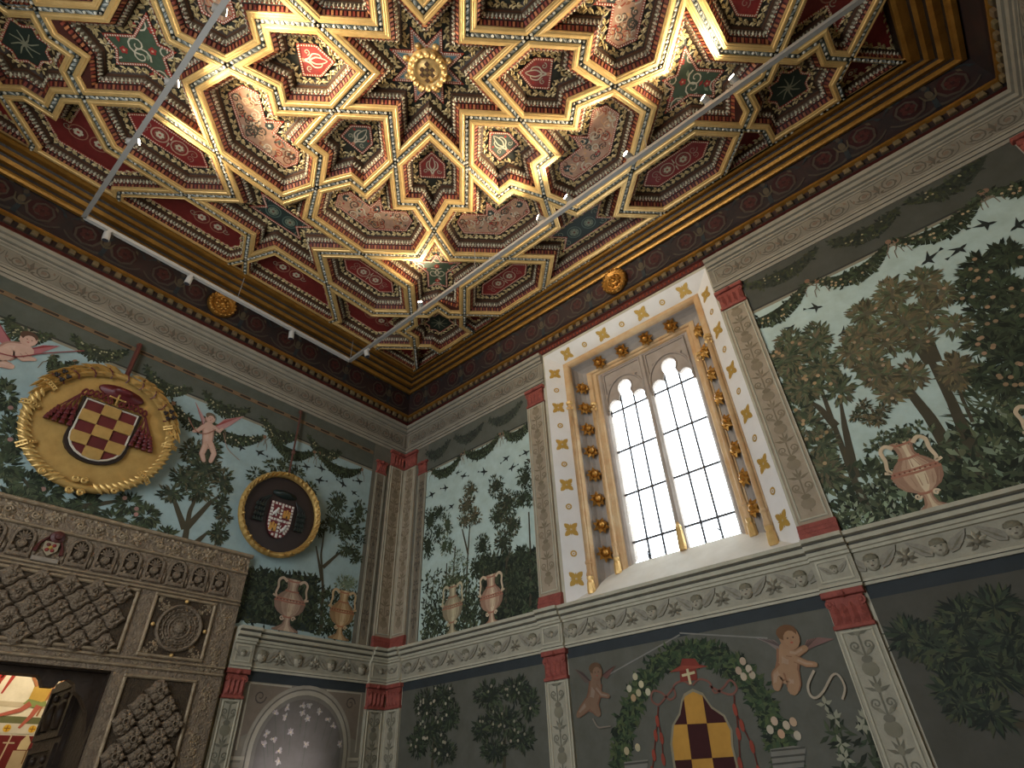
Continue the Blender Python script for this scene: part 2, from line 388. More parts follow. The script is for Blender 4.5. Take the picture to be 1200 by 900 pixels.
C_red, C_dred, C_cream, C_grey, C_green, C_dgreen = lin('9a4632'), lin('431712'), lin('e0d4b4'), lin('b0a58c'), lin('3f4a3a'), lin('2a2a22')
def along(poly, spacing, fn, margin=0.0):
    n = len(poly)
    for i in range(n):
        a, b = poly[i], poly[(i+1) % n]; l = math.hypot(b[0]-a[0], b[1]-a[1])
        if l < spacing*.8: continue
        k = max(1, int((l-2*margin)/spacing)); dx, dy = (b[0]-a[0])/l, (b[1]-a[1])/l
        for q in range(k):
            s = margin+(l-2*margin)*(q+.5)/k
            fn(a[0]+dx*s, a[1]+dy*s, dx, dy, q)
def ring(m, A, za, B, zb, mt, c):
    n = len(A)
    m.add([(p[0], p[1], za) for p in A]+[(p[0], p[1], zb) for p in B], [(i, (i+1) % n, n+(i+1) % n, n+i) for i in range(n)], mt, c)
def motif(m, kind, g, pan, cut, o):
    """painted ornament of a panel, in the pattern's own coordinates, carried over by the symmetry g"""
    cream, pink, dark, grn, red, peach = lin('d9cdb0'), lin('c98a6e'), lin('2b2f2c'), lin('55654a'), lin('b03c34'), lin('d2a070')
    def sp(c, r, a, tn, w, cc, hd=1):
        n = 14; pts = []
        for i in range(n+1):
            t = i/n; rr = r*(1-.85*t); aa = a+hd*2*PI*tn*t; pts.append(g((c[0]+rr*math.cos(aa), c[1]+rr*math.sin(aa))))
        m.stroke(pts, w, w*.6, o, cc)
    def fl(c, r, c1, c2, n=6, a0=0):
        for k in range(n):
            a = a0+2*PI*k/n; q = g((c[0]+r*.6*math.cos(a), c[1]+r*.6*math.sin(a))); m.ell(q[0], q[1], r*.38, r*.38, o, c1, 7)
        q = g(c); m.ell(q[0], q[1], r*.3, r*.3, o+.0008, c2, 8)
    def ringc(c, r, cc, w=.012):
        m.stroke([g((c[0]+r*math.cos(2*PI*k/16), c[1]+r*math.sin(2*PI*k/16))) for k in range(17)], w, w, o, cc)
    def st(pts, w, cc): m.stroke([g(p) for p in pts], w, w*.4, o, cc)
    if cut and kind not in ('hex', 'six', 'oct') or kind == 'cut':
        cx = sum(p[0] for p in pan)/len(pan); cy = sum(p[1] for p in pan)/len(pan)
        gi = g; g = lambda p: p
        ux, uy = max(((pan[(i+1) % len(pan)][0]-pan[i][0], pan[(i+1) % len(pan)][1]-pan[i][1]) for i in range(len(pan))), key=lambda e: e[0]**2+e[1]**2)
        l = math.hypot(ux, uy); ux, uy = ux/l, uy/l; r = min(.085, math.sqrt(area(pan))*.17)
        for s in (-1, 1):
            c = (cx+ux*s*r*1.15, cy+uy*s*r*1.15); ringc(c, r, mixc(pink, dark, .3)); fl(c, r*.6, cream, red); sp((c[0]+ux*s*r*1.2, c[1]+uy*s*r*1.2), r*.5, 0, 1.2, .01, mixc(cream, dark, .4))
        return
    if kind == 'arrow':
        c0 = (0, 1.05)
        for s in (-1, 1):
            st([(0, 1.17), (s*.02, 1.12), (s*.06, 1.08), (s*.055, 1.02), (s*.02, 1.0)], .018, cream)
            st([(0, 1.12), (s*.03, 1.06), (s*.02, .99), (0, .95)], .016, cream); sp((s*.075, 1.13), .03, 0, 1.2, .01, mixc(cream, grn, .3), s)
            q = g((s*.09, 1.04)); m.ell(q[0], q[1], .014, .014, o, red, 6)
        q = g((0, 1.18)); m.ell(q[0], q[1], .02, .02, o, pink, 7); q = g((0, .92)); m.ell(q[0], q[1], .016, .016, o, red, 7)
    elif kind == 'hex':
        for s in (-1, 1):
            c = (1.305+s*.1, 2.59); ringc(c, .082, lin('c4a48c'), .014); ringc(c, .05, lin('9a6a58'), .009); fl(c, .045, cream, red)
            sp((1.305+s*.235, 2.56), .05, 0, 1.3, .01, lin('b08a78'), s); sp((1.305+s*.23, 2.63), .04, 2, 1.3, .009, lin('b08a78'), -s)
            st([(1.305, 2.59+s*.02), (1.305, 2.59+s*.085)], .016, cream)
    elif kind == 'six':
        for s in (-1, 1):
            c = (s*.11, 2.59); ringc(c, .085, lin('5f6f64'), .014); ringc(c, .055, lin('7e8a74'), .01); fl(c, .05, lin('8a8f78'), lin('6a3f2c'))
            sp((s*.27, 2.50), .05, 0, 1.3, .011, lin('7c8672'), s); sp((s*.27, 2.68), .05, 0, 1.3, .011, lin('7c8672'), -s)
    elif kind == 'boom':
        for c in ((.36, 1.80), (.70, 1.66)):
            ringc(c, .085, lin('b8977c'), .016); fl(c, .05, lin('3a4440'), lin('d9d2bd'), 7)
        for c, h in (((.16, 1.87), 1), ((.26, 1.68), -1), ((.36, 1.98), 1), ((1.0, 1.62), -1), ((.93, 1.48), 1), ((1.08, 1.72), 1), ((.55, 1.93), -1), ((.82, 1.85), 1), ((.56, 1.52), 1)):
            sp(c, .075, U(0, 6), 1.5, .013, random.choice([peach, cream, lin('7a6a58'), lin('b88a6a')]), h)
        for a in range(5):
            aa = a*2*PI/5; st([(.53, 1.70), (.53+.09*math.cos(aa), 1.70+.09*math.sin(aa))], .02, lin('6e7468'))
        for k in range(420):
            c = (U(.0, 1.3), U(1.3, 2.15)); q = g(c)
            if not inside(q, inset(pan, .02)): continue
            if k % 3 == 0: sp(c, U(.035, .065), U(0, 6), 1.4, .015, random.choice([lin('e0b890'), cream, lin('7a4a36'), lin('4f483c'), lin('a85238')]), random.choice((-1, 1)))
            elif k % 3 == 1: m.ell(q[0], q[1], .014, .014, o, random.choice([peach, red, cream, lin('4a4a40')]), 6)
            else: m.leaf(q[0], q[1], U(0, 6.3), .06, .014, o, random.choice([cream, lin('5a5c4e'), lin('a86a48'), peach]))
    elif kind == 'star5':
        for c in ((1.62, 1.88), (1.88, 1.62), (1.80, 1.80), (1.98, 1.98), (1.70, 2.02), (2.02, 1.70), (1.58, 1.60)):
            fl(c, .038, red, lin('e0b08c'), 5)
        for c, h in (((1.72, 1.72), 1), ((1.92, 1.85), -1), ((1.85, 1.92), 1), ((1.66, 1.98), 1), ((1.98, 1.66), -1), ((2.05, 2.05), 1), ((1.55, 1.75), 1), ((1.75, 1.55), -1)):
            sp(c, .085, U(0, 6), 1.4, .016, cream, h)
        for k in range(60):
            c = (U(1.3, 2.3), U(1.3, 2.3)); q = g(c)
            if inside(q, inset(pan, .02)): m.leaf(q[0], q[1], U(0, 6.3), .07, .016, o, random.choice([cream, lin('7c8a6c'), lin('93a080'), red]))
    elif kind == 'oct':
        for k in range(8):
            a = k*PI/4; st([(L_, L_), (L_+.05*math.cos(a+.2), L_+.05*math.sin(a+.2)), (L_+.12*math.cos(a), L_+.12*math.sin(a))], .02, mixc(grn, cream, .35))
    elif kind == 'star':
        for k in range(8):
            a = PI/8+k*PI/4
            q = [(.21*math.cos(a-.17), .21*math.sin(a-.17)), (.31*math.cos(a), .31*math.sin(a)), (.21*math.cos(a+.17), .21*math.sin(a+.17))]
            m.poly([g(p) for p in q], o, lin('5f8088'))
def inside(p, poly):
    r = False; n = len(poly); j = n-1
    for i in range(n):
        if (poly[i][1] > p[1]) != (poly[j][1] > p[1]) and p[0] < (poly[j][0]-poly[i][0])*(p[1]-poly[i][1])/(poly[j][1]-poly[i][1])+poly[i][0]: r = not r
        j = i
    return r
PCOL = {'arrow': [lin('4f584c'), lin('98403a')], 'hex': [lin('8f2f2c')], 'boom': [lin('c0967a')], 'star5': [lin('4b5a44')], 'six': [lin('2f3b36')], 'oct': [lin('2f3a30')], 'star': [lin('cfc6b2')]}
NAMES = {'arrow': 'arrowhead_coffer', 'hex': 'hexagon_coffer', 'boom': 'chevron_coffer', 'star5': 'star_coffer', 'six': 'bow_tie_coffer', 'oct': 'eight_point_coffer', 'star': 'great_star_coffer'}
DZ = 1.25
M_lace = mat('pale_gilt_foliage', lin('d9c08a'), .5, metal=.2, noise=.5, nscale=30, c2=lin('8a7440'))
arrow_i = 0
for kind, full, pts, keep, g, cut in faces:
    dm = max_inset(pts, .27)
    k = min(1.0, dm*.93/.205)
    small = area(pts) < .06
    D = lambda d: inset(pts, d*k if d > .078 else min(d, dm*.5))
    cof = MB(CE)
    FULL = D
    if kind == 'star5' and not cut:
        red = simplify(keep, .26)
        dr = max_inset(red, .27); k = min(1.0, dr*.93/.205)
        D = lambda d: inset(red, d*k)
        keep = red
        A_, B_ = FULL(.078), D(.078)
        tri = tessellate_polygon([[Vector((p[0], p[1], 0)) for p in A_], [Vector((p[0], p[1], 0)) for p in B_[::-1]]])
        cof.add([(p[0], p[1], -.0125) for p in A_+B_[::-1]], [tuple(t) for t in tri], 1, lin('4a2218'))
    seq = [(.020, -.004), (.024, .012), (.036, .012), (.042, .018), (.056, .017), (.062, .010), (.076, .008), (.078, -.012)]
    for (a, za), (b, zb) in zip(seq[:-1], seq[1:]): ring(cof, FULL(a), za, FULL(b), zb, 0, (1, 1, 1))
    step = [(.078, -.012, C_dred), (.082, -.016, C_dred), (.110, -.052*DZ, C_dgreen), (.116, -.052*DZ, lin('66523e')), (.148, -.098*DZ, C_dgreen), (.152, -.098*DZ, lin('5a3c2a')), (.158, -.125*DZ, lin('3a2a1a')), (.200, -.150*DZ, lin('36362b'))]
    for (a, za, ca), (b, zb, cb) in zip(step[:-1], step[1:]): ring(cof, D(a), za, D(b), zb, 1, ca)
    Q = D(.200); cof.poly(Q, -.150*DZ, lin('36362b'), 1)
    co = cof.build(NAMES[kind], [M_gold, M_coffer], ceiling)
    # small dentils: two carved rows round every coffer
    dn = MB(CE)
    def dent(x, y, dx, dy, q):
        nx, ny = -dy, dx; w, h = .0105, .013; z0, z1 = -.020, -.030
        c = jit(lin('7c3526') if q % 2 else lin('a0623e'), .2)
        A = [(x-dx*w-nx*h, y-dy*w-ny*h, -.022+.012), (x+dx*w-nx*h, y+dy*w-ny*h, -.022+.012), (x+dx*w+nx*h, y+dy*w+ny*h, -.046), (x-dx*w+nx*h, y-dy*w+ny*h, -.046)]
        B = [(p[0], p[1], p[2]-.03) for p in A]
        dn.add(A+B, [(0, 1, 2, 3), (0, 1, 5, 4), (1, 2, 6, 5), (3, 0, 4, 7)], 0, c)
    along(D(.097), .036, dent)
    if dn.v: dn.build('dentil_row', M_coffer, co, kind='stuff')
    bd = MB(CE)
    def bead(x, y, dx, dy, q):
        nx, ny = -dy, dx; w, h = .0145, .020; z = -.072*DZ
        c = jit(C_cream if q % 2 else C_grey, .15)
        bd.add([(x-dx*w, y-dy*w, z), (x-nx*h, y-ny*h, z+.012), (x+dx*w, y+dy*w, z), (x+nx*h, y+ny*h, z-.014), (x, y, z+.026)], [(0, 1, 4), (1, 2, 4), (2, 3, 4), (3, 0, 4)], 0, c)
    along(D(.132), .033, bead)
    along(D(.120), .020, lambda x, y, dx, dy, q: bd.add([(x-dx*.006, y-dy*.006, -.05*DZ), (x+dx*.006, y+dy*.006, -.05*DZ), (x+dx*.006-dy*.008, y+dy*.006+dx*.008, -.056*DZ), (x-dx*.006-dy*.008, y-dy*.006+dx*.008, -.056*DZ)], [(0, 1, 2, 3)], 0, C_cream if q % 2 else C_red))
    if bd.v: bd.build('bead_row', M_coffer, co, kind='stuff')
    if small: continue
    lc = MB(CE)
    def lace(x, y, dx, dy, q):
        s = 1 if q % 2 else -1; nx, ny = -dy, dx; z = -.138*DZ
        for (a, l, w, c) in ((.75*s, .080, .017, 0), (-.5*s, .066, .014, 0), (2.4*s, .06, .014, 0), (-2.6*s, .04, .012, 0)):
            ca, sa = math.cos(a), math.sin(a); ex, ey = dx*ca+nx*sa, dy*ca+ny*sa; fx, fy = -ey, ex
            x0, y0 = x-nx*.018*s, y-ny*.018*s
            lc.add([(x0, y0, z+.006), (x0+ex*l*.5+fx*w, y0+ey*l*.5+fy*w, z), (x0+ex*l, y0+ey*l, z+.004), (x0+ex*l*.5-fx*w, y0+ey*l*.5-fy*w, z), (x0+ex*l*.5, y0+ey*l*.5, z+.014)], [(0, 1, 4), (1, 2, 4), (2, 3, 4), (3, 0, 4)], 0)
    along(D(.182), .058, lace)
    if lc.v: lc.build('gilt_foliage_border', M_lace, co, kind='stuff')
    # the painted panel and its dotted border
    dk = max_inset(keep, .29) if len(keep) > 2 else 0
    k2 = min(1.0, dk*.9/.262)
    if dk < .08 and not cut: continue
    ref, e0, e1 = keep, .240*k2, .262*k2
    if cut and kind != 'hex':
        ref = simplify(Q, .10); e0, e1 = .012, .034
        if not ok_inset(ref, .06): continue
    b0, b1 = inset(ref, e0), inset(ref, e1)
    br = MB(CE); zb = -.150*DZ+.016
    ring(br, b0, zb-.016, b0, zb, 0, lin('a0402c')); ring(br, b0, zb, b1, zb, 0, lin('b4503a')); ring(br, b1, zb, b1, zb-.008, 0, lin('a0402c'))
    along(inset(ref, (e0+e1)/2), .021, lambda x, y, dx, dy, q: br.add([(x-dx*.0055+dy*.007, y-dy*.0055-dx*.007, zb+.001), (x+dx*.0055+dy*.007, y+dy*.0055-dx*.007, zb+.001), (x+dx*.0055-dy*.007, y+dy*.0055+dx*.007, zb+.001), (x-dx*.0055-dy*.007, y-dy*.0055+dx*.007, zb+.001)], [(0, 1, 2, 3)], 0, lin('e6dcc4')))
    br.build('dotted_border', M_coffer, co)
    pn = MB(CE); cc = PCOL[kind][0]
    if kind == 'arrow':
        cc = PCOL['arrow'][arrow_i % 2]; arrow_i += 1
    if cut and kind in ('boom', 'star5'): cc = lin('7a2a26')
    pn.poly(b1, zb-.006, cc); motif(pn, kind, g, b1, cut, zb-.0045)
    pn.build('painted_panel', M_panelpaint, co)
# ---- lattice bands with their carved ribbon and pearls
edges = set()
def key(p): return (round(p[0], 2), round(p[1], 2))
for kind, full, pts, keep, g, cut in faces:
    n = len(pts)
    for i in range(n):
        a, b = pts[i], pts[(i+1) % n]
        if (abs(abs(a[0])-UMAX) < 1e-3 and abs(abs(b[0])-UMAX) < 1e-3) or (abs(abs(a[1])-VMAX) < 1e-3 and abs(abs(b[1])-VMAX) < 1e-3): continue
        ka, kb = key(a), key(b)
        if (ka, kb) not in edges and (kb, ka) not in edges and ka != kb: edges.add((ka, kb))
for a, b in sorted(edges):
    l = math.hypot(b[0]-a[0], b[1]-a[1]); dx, dy = (b[0]-a[0])/l, (b[1]-a[1])/l; nx, ny = -dy, dx
    m = MB(CE); w = .0225; e = .024
    m.add([(a[0]-dx*e+nx*w, a[1]-dy*e+ny*w, -.003), (b[0]+dx*e+nx*w, b[1]+dy*e+ny*w, -.003), (b[0]+dx*e-nx*w, b[1]+dy*e-ny*w, -.003), (a[0]-dx*e-nx*w, a[1]-dy*e-ny*w, -.003)], [(0, 1, 2, 3)], 0, lin('5a625c'))
    n = max(1, int(l/.085))
    for q in range(n):
        s = l*(q+.5)/n; x, y = a[0]+dx*s, a[1]+dy*s
        m.ball((x, y, .002), .0155, 0, lin('d8d2c0'), 6, (1, 1, .8))
        s2 = l*(q+1.0)/n
        if q < n-1:
            x, y = a[0]+dx*s2, a[1]+dy*s2; ca, sa = math.cos(.75), math.sin(.75); ex, ey = dx*ca+nx*sa, dy*ca+ny*sa; fx, fy = -ey, ex
            for sh in (-.009, .009):
                X, Y = x+dx*sh, y+dy*sh
                m.add([(X-ex*.032, Y-ey*.032, 0), (X+fx*.010, Y+fy*.010, .001), (X+ex*.032, Y+ey*.032, 0), (X-fx*.010, Y-fy*.010, .001), (X, Y, .010)], [(0, 1, 4), (1, 2, 4), (2, 3, 4), (3, 0, 4)], 0, lin('b9bab0') if sh < 0 else lin('8c918a'))
    for q in (a, b): m.ball((q[0], q[1], .001), .015, 0, lin('c9c3b0'), 6, (1, 1, .8))
    m.build('lattice_band', M_panelpaint, ceiling)
# ---- gilded boss at the heart of the great star
bs = MB(CE)
bs.lathe([(0, -.07), (.08, -.075), (.105, -.10), (.125, -.10), (.145, -.075), (.175, -.085), (.19, -.12), (.18, -.19)], 20, 0)
for k in range(16):
    a = 2*PI*k/16; bs.ball((.16*math.cos(a), .16*math.sin(a), -.085), .034, 0, n=6)
for k in range(8):
    a = 2*PI*k/8; bs.ball((.215*math.cos(a+PI/8), .215*math.sin(a+PI/8), -.15), .035, 0, n=6, sq=(1, 1, .8))
boss = bs.build('gilded_boss', M_gold, ceiling, smooth=True)
bc = MB(CE)
for i in range(4):
    for j in range(4):
        if (i+j) % 2 == 0: bc.box(-.07+i*.035, -.035+i*.035, -.07+j*.035, -.035+j*.035, -.08, -.062, 0, lin('4a3420'))
bc.build('boss_checker', M_lacq, boss)

# ---- gilt frame mouldings and the painted frieze round the room
def ring_profile(prof, mats, cs=None):
    """sweep profile [(inset_x, inset_y, z)] round the room as ONE mesh"""
    m = MB(); n = len(prof)
    for ix, iy, z in prof:
        m.v += [(-ix, -iy, z), (-ix, -8.22+iy, z), (-6.84+ix, -8.22+iy, z), (-6.84+ix, -iy, z)]
    for i in range(n-1):
        for k in range(4):
            j = (k+1) % 4; m.f.append((i*4+k, i*4+j, (i+1)*4+j, (i+1)*4+k)); m.m.append(mats[i]); m.c.append(cs[i] if cs else (1, 1, 1))
    return m
FX, FY = 3.39-UMAX, 4.137-VMAX+.003      # inset of the frame's inner edge, .42 and .56
def lerp_prof(pr): return [(.13+(FX-.13)*t, .13+(FY-.13)*t, z) for t, z in pr]
fr = ring_profile(lerp_prof([(0, 7.02), (.02, 6.985), (.12, 6.98), (.17, 7.0), (.22, 7.01), (.24, 7.04), (.38, 7.03), (.46, 7.055), (.5, 7.075), (.62, 7.06), (.7, 7.075), (.74, 7.095), (.92, 7.078), (1.0, 7.085), (1.02, 7.12), (1.04, 7.3)]), [0, 0, 0, 0, 1, 0, 0, 1, 0, 0, 1, 0, 0, 0, 1])
fr.build('gilt_frame_moulding', [M_gold_d, M_darkwood], ceiling)
trim_f = ring_profile([(0, 0, 6.42), (.02, .02, 6.425), (.02, .02, 6.49), (.05, .05, 6.50), (.05, .05, 6.585), (.085, .085, 6.60), (.085, .085, 6.625), (.075, .075, 6.635), (.125, .125, 7.03)], [0, 0, 0, 1, 2, 2, 2, 3])
M_frz = mat('dark_frieze', lin('331f1a'), .6, noise=.8, nscale=5, c2=lin('16191a'))
M_redwood = mat('red_brown_wood', lin('5a2418'), .6, noise=.6, nscale=10, c2=lin('351410'), bump=.3)
trim_frieze = trim_f.build('trim_1', [M_redwood, M_frz, M_gold_d, M_frz], kind='structure', label='dark painted frieze with scrolls under the gilded ceiling')
# dentils of the frieze
dt = MB()
for wall in ('R', 'L', 'N'):
    F = {'R': WR, 'L': WL, 'N': WN}[wall]; a, b = {'R': (0.06, 8.16), 'L': (-6.78, -.06), 'N': (.06, 6.78)}[wall]
    n = int((b-a)/.115)
    for i in range(n):
        r = a+(b-a)*(i+.5)/n
        dt.fr = F; dt.bevbox(r-.032, r+.032, 6.512, 6.575, .05, .085, .008, 0, jit(lin('6e5c40'), .15))
dt.build('dentil_row', M_coffer, trim_frieze, kind='stuff')
bdm = MB()
for wall in ('R', 'L', 'N'):
    F = {'R': WR, 'L': WL, 'N': WN}[wall]; a, b = {'R': (0.06, 8.16), 'L': (-6.78, -.06), 'N': (.06, 6.78)}[wall]
    n = int((b-a)/.05)
    for i in range(n):
        r = a+(b-a)*(i+.5)/n; bdm.fr = F
        bdm.add([(r-.016, 6.455, .02), (r, 6.435, .022), (r+.016, 6.455, .02), (r, 6.48, .022), (r, 6.457, .034)], [(0, 1, 4), (1, 2, 4), (2, 3, 4), (3, 0, 4)], 0, lin('8c3a24'))
bdm.build('leaf_moulding', M_coffer, trim_frieze, kind='stuff')
# scroll ornament of the frieze, one piece shared along the walls
def frieze_piece():
    m = MB(LF); c1, c2, c3, c4 = lin('463d34'), lin('331415'), lin('283033'), lin('524838')
    for s in (-1, 1):
        m.ell(s*.2, 0, .135, .13, .002, c2 if s > 0 else lin('2c1213'), 16)
        m.spiral(s*.2, 0, .15, PI if s > 0 else 0, 1.8, .028, .004, c1, s)
        for k in range(5):
            a = 2*PI*k/5; m.ell(s*.2+.045*math.cos(a), .045*math.sin(a), .028, .028, .006, lin('46201c'), 7)
        m.stroke([(s*.02, -.15), (s*.1, -.17), (s*.3, -.15), (s*.4, -.08)], .035, .015, .004, c1)
        m.stroke([(s*.05, .16), (s*.15, .17), (s*.32, .14), (s*.4, .08)], .03, .012, .004, c3)
        for k in range(5): m.leaf(s*(.04+.08*k), .12+.03*math.sin(k), U(0, 6), .07, .016, .005, c4 if k % 2 else c3)
    m.stroke([(0, -.17), (.015, 0), (0, .17)], .05, .03, .005, c3); m.ell(0, .02, .035, .05, .007, c4, 10); m.ell(0, .12, .025, .03, .007, c1, 8)
    for s in (-1, 1): m.stroke([(0, -.05), (s*.05, -.02), (s*.07, .06)], .03, .012, .007, c4)
    return m.build('scroll_ornament', M_panelpaint, mesh_only=True)
fz = frieze_piece()
slope = math.atan2(.05, .395)
for F, a, b, cen in ((WR, .12, 8.1, 4.13), (WL, -6.7, -.12, -3.29)):
    n = 10 if F is WR else 8; wd_ = (b-a)/n
    for i in range(n):
        r = a+wd_*(i+.5)
        M = F.mat(r, 6.835, .103) @ Matrix.Rotation(slope, 4, 'X') @ Matrix.Diagonal((wd_/.84, 1.02, 1, 1))
        inst('scroll_ornament', fz, trim_frieze, M)
    md = MB(LF)
    md.lathe([(0, .06), (.05, .055), (.1, .03), (.125, .03), (.145, .065), (.17, .05), (.18, 0)], 24)
    for k in range(18):
        a_ = 2*PI*k/18; md.ball((.158*math.cos(a_), .158*math.sin(a_), .055), .022, n=6)
    for k in range(9):
        a_ = 2*PI*k/9; md.ball((.07*math.cos(a_), .07*math.sin(a_), .045), .028, n=6)
    md.ball((0, 0, .05), .035, n=8)
    md.build('gilt_medallion', M_gold_d, trim_frieze, smooth=True, world=F.mat(cen, 6.83, .105) @ Matrix.Rotation(slope, 4, 'X'))
# ================================================================== ROOM SHELL
RW, RL, RH = 6.84, 8.22, 7.4
m = MB(); m.box(-RW-.3, .6, -RL-.3, .6, -.12, 0); m.build('floor', M_floor, kind='structure', label='stone floor of the hall')
W0, W1, WZ0, WZ1 = 2.82, 5.20, 3.085, 6.38          # window opening on the wall face (r = -y)
m = MB(WR); m.box(-.6, W0, 0, RH, -.6, 0); m.box(W1, RL+.3, 0, RH, -.6, 0); m.box(W0, W1, 0, WZ0, -.6, 0); m.box(W0, W1, WZ1, RH, -.6, 0)
wall_right = m.build('wall_right', M_plaster, kind='structure', label='frescoed wall with the tall traceried window')
DX0, DX1, DZ1 = -5.05, -3.08, 2.56
m = MB(WL); m.box(-RW-.3, DX0, 0, RH, -.5, 0); m.box(DX1, 0, 0, RH, -.5, 0); m.box(DX0, DX1, DZ1, RH, -.5, 0)
wall_left = m.build('wall_left', M_plaster, kind='structure', label='frescoed wall with the carved portal and hanging coats of arms')
m = MB(WN); m.box(-.3, RW+.3, 0, RH, -.3, 0); m.build('wall_near', M_plaster, kind='structure', label='wall behind the viewer')
m = MB(WF); m.box(-RL-.3, -4.8, 0, RH, -.3, 0); m.box(-2.4, .3, 0, RH, -.3, 0); m.box(-4.8, -2.4, 0, 1.4, -.3, 0); m.box(-4.8, -2.4, 5.8, RH, -.3, 0)  # unseen opening left in this wall, added for fill light
wall_far = m.build('wall_far', M_plaster, kind='structure', label='side wall opposite the traceried window')

# ------------------------------------------------------------------ entablatures
MID = [(2.695, 0), (2.695, .022), (2.715, .026), (2.720, .034), (2.738, .036), (2.742, .024), (2.930, .024), (2.934, .042), (2.955, .046), (2.960, .060), (2.985, .066), (2.990, .060), (2.998, .060), (3.004, .092), (3.035, .098), (3.040, .088), (3.050, .088), (3.056, .118), (3.085, .122), (3.086, 0)]
MIDM = [1, 1, 2, 1, 0, 0, 1, 1, 1, 1, 2, 2, 1, 1, 2, 2, 1, 1, 1]
TOP = [(5.92, 0), (5.92, .018), (5.955, .022), (5.960, .032), (6.0, .036), (6.005, .044), (6.03, .046), (6.035, .022), (6.275, .022), (6.28, .040), (6.30, .044), (6.305, .036), (6.315, .036), (6.32, .058), (6.36, .066), (6.365, .056), (6.372, .056), (6.378, .082), (6.42, .09), (6.42, 0)]
TOPM = [1, 1, 2, 1, 2, 1, 0, 0, 1, 1, 2, 2, 1, 1, 2, 2, 1, 1, 1]
SM = [M_stone, M_stone_l, M_stone_d]
ST = [mat('crown_frieze_stone', lin('847c6c'), .85, noise=.6, nscale=6, c2=lin('645d50'), bump=.15), mat('crown_moulding_stone', lin('948c7a'), .85, noise=.5, nscale=7, c2=lin('746c5c'), bump=.15), M_stone_d]
def shift(p, d): return [p[0]]+[(z, o+d) for z, o in p[1:-1]]+[p[-1]]
def cherub_mesh():
    m = MB(LF); g1, g2, g3 = lin('8f897a'), lin('79735f'), lin('a39c88')
    for s in (-1, 1):
        pts = [(s*.035, -.005), (s*.075, .035), (s*.135, .062), (s*.165, .075), (s*.150, .035), (s*.125, .0), (s*.09, -.035), (s*.05, -.045)]
        m.prism(pts if s > 0 else pts[::-1], .0, .012, 0, g1, g2)
        for k in range(4): m.stroke([(s*(.055+.012*k), -.03+.012*k), (s*(.10+.015*k), .0+.016*k)], .006, .003, .0135, g2)
    m.ball((0, 0, .008), .047, 0, g3, 12, (1, 1.12, .6))
    m.ball((0, .026, .012), .046, 0, g2, 10, (1, .72, .58))
    for s in (-1, 1): m.ell(s*.016, .004, .007, .004, .0375, lin('4a463c'), 6)
    m.ell(0, -.024, .010, .004, .035, lin('5e4a40'), 6); m.ell(0, -.009, .005, .010, .039, g3, 6)
    return m.build('cherub_head', M_relief, mesh_only=True)
def leafstar_mesh():
    m = MB(LF); c1, c2 = lin('b0a994'), lin('77705f')
    for k in range(7):
        a = PI/2+(k-3)*.62; ca, sa = math.cos(a), math.sin(a); L = .062
        m.add([(0, -.01, .004), (ca*L*.5-sa*.014, sa*L*.5+ca*.014-.01, .004), (ca*L, sa*L-.01, .003), (ca*L*.5+sa*.014, sa*L*.5-ca*.014-.01, .004), (ca*L*.5, sa*L*.5-.01, .016)], [(0, 1, 4), (1, 2, 4), (2, 3, 4), (3, 0, 4)], 0, c1 if k % 2 else c2)
    m.ball((0, -.015, .006), .018, 0, c2, 8, (1, 1, .7))
    for s in (-1, 1): m.leaf(0, -.03, -.5 if s > 0 else PI+.5, .05, .01, .006, c2)
    return m.build('foliage_boss', M_relief, mesh_only=True)
ME_cherub, ME_lstar = cherub_mesh(), leafstar_mesh()
def mid_entablature(F, wall, segs, blocks, ncher):
    ent = MB(F)
    for a, b in segs: ent.profile(MID, a, b, MIDM)
    e = ent.build('cornice_entablature', SM, wall)
    for a, b in blocks:
        bk = MB(F); bk.profile(shift(MID, .035), a, b, MIDM)
        w = (b-a); c = (a+b)/2
        for (x0, x1, z0, z1) in ((a+.03, b-.03, 2.905, 2.92), (a+.03, b-.03, 2.755, 2.77), (a+.03, a+.045, 2.77, 2.905), (b-.045, b-.03, 2.77, 2.905)):
            bk.box(x0, x1, z0, z1, .055, .066, 1)
        o = bk.build('cornice_block', SM, wall)
        inst('carved_face', ME_cherub, o, F.mat(c, 2.838, .058, 0, .62 if w > .2 else .5))
    for (a, b), n in zip(segs, ncher):
        for i in range(n):
            r = a+(b-a)*(i+.5)/n
            if i % 2 == 0: inst('cherub_head', ME_cherub, e, F.mat(r, 2.835, .024, 0, min(1.15, (b-a)/n/.175)))
            else: inst('foliage_boss', ME_lstar, e, F.mat(r, 2.835, .024, 0, 1.25))
    return e
mid_entablature(WR, wall_right, [(.30, 2.50), (2.78, 5.22), (5.52, 7.92)], [(0, .30), (2.50, 2.78), (5.22, 5.52), (7.92, 8.22)], [9, 11, 11])
mid_entablature(WL, wall_left, [(-1.83, -.32)], [(-.32, 0), (-2.06, -1.83)], [7])
def scroll_frieze_mesh():
    m = MB(LF); c1, c2 = lin('625b4e'), lin('7a6858')
    for s in (-1, 1):
        m.spiral(s*.115, 0, .075, PI*.5, 1.6, .016, .001, c1, s); m.stroke([(s*.02, -.06), (s*.06, -.075), (s*.15, -.07), (s*.21, -.02), (s*.225, .06)], .014, .006, .001, c1)
        for k in range(4): m.leaf(s*(.05+.05*k), -.04+.03*(k % 2)*2, U(0, 6), .05, .012, .002, c2 if k % 2 else c1)
        m.ell(s*.115, 0, .022, .022, .002, c2, 8)
    m.leaf(0, -.07, PI/2, .15, .025, .002, c1); m.leaf(0, -.03, PI*.3, .08, .014, .002, c2); m.leaf(0, -.03, PI*.7, .08, .014, .002, c2)
    return m.build('painted_scroll', M_fresco, mesh_only=True)
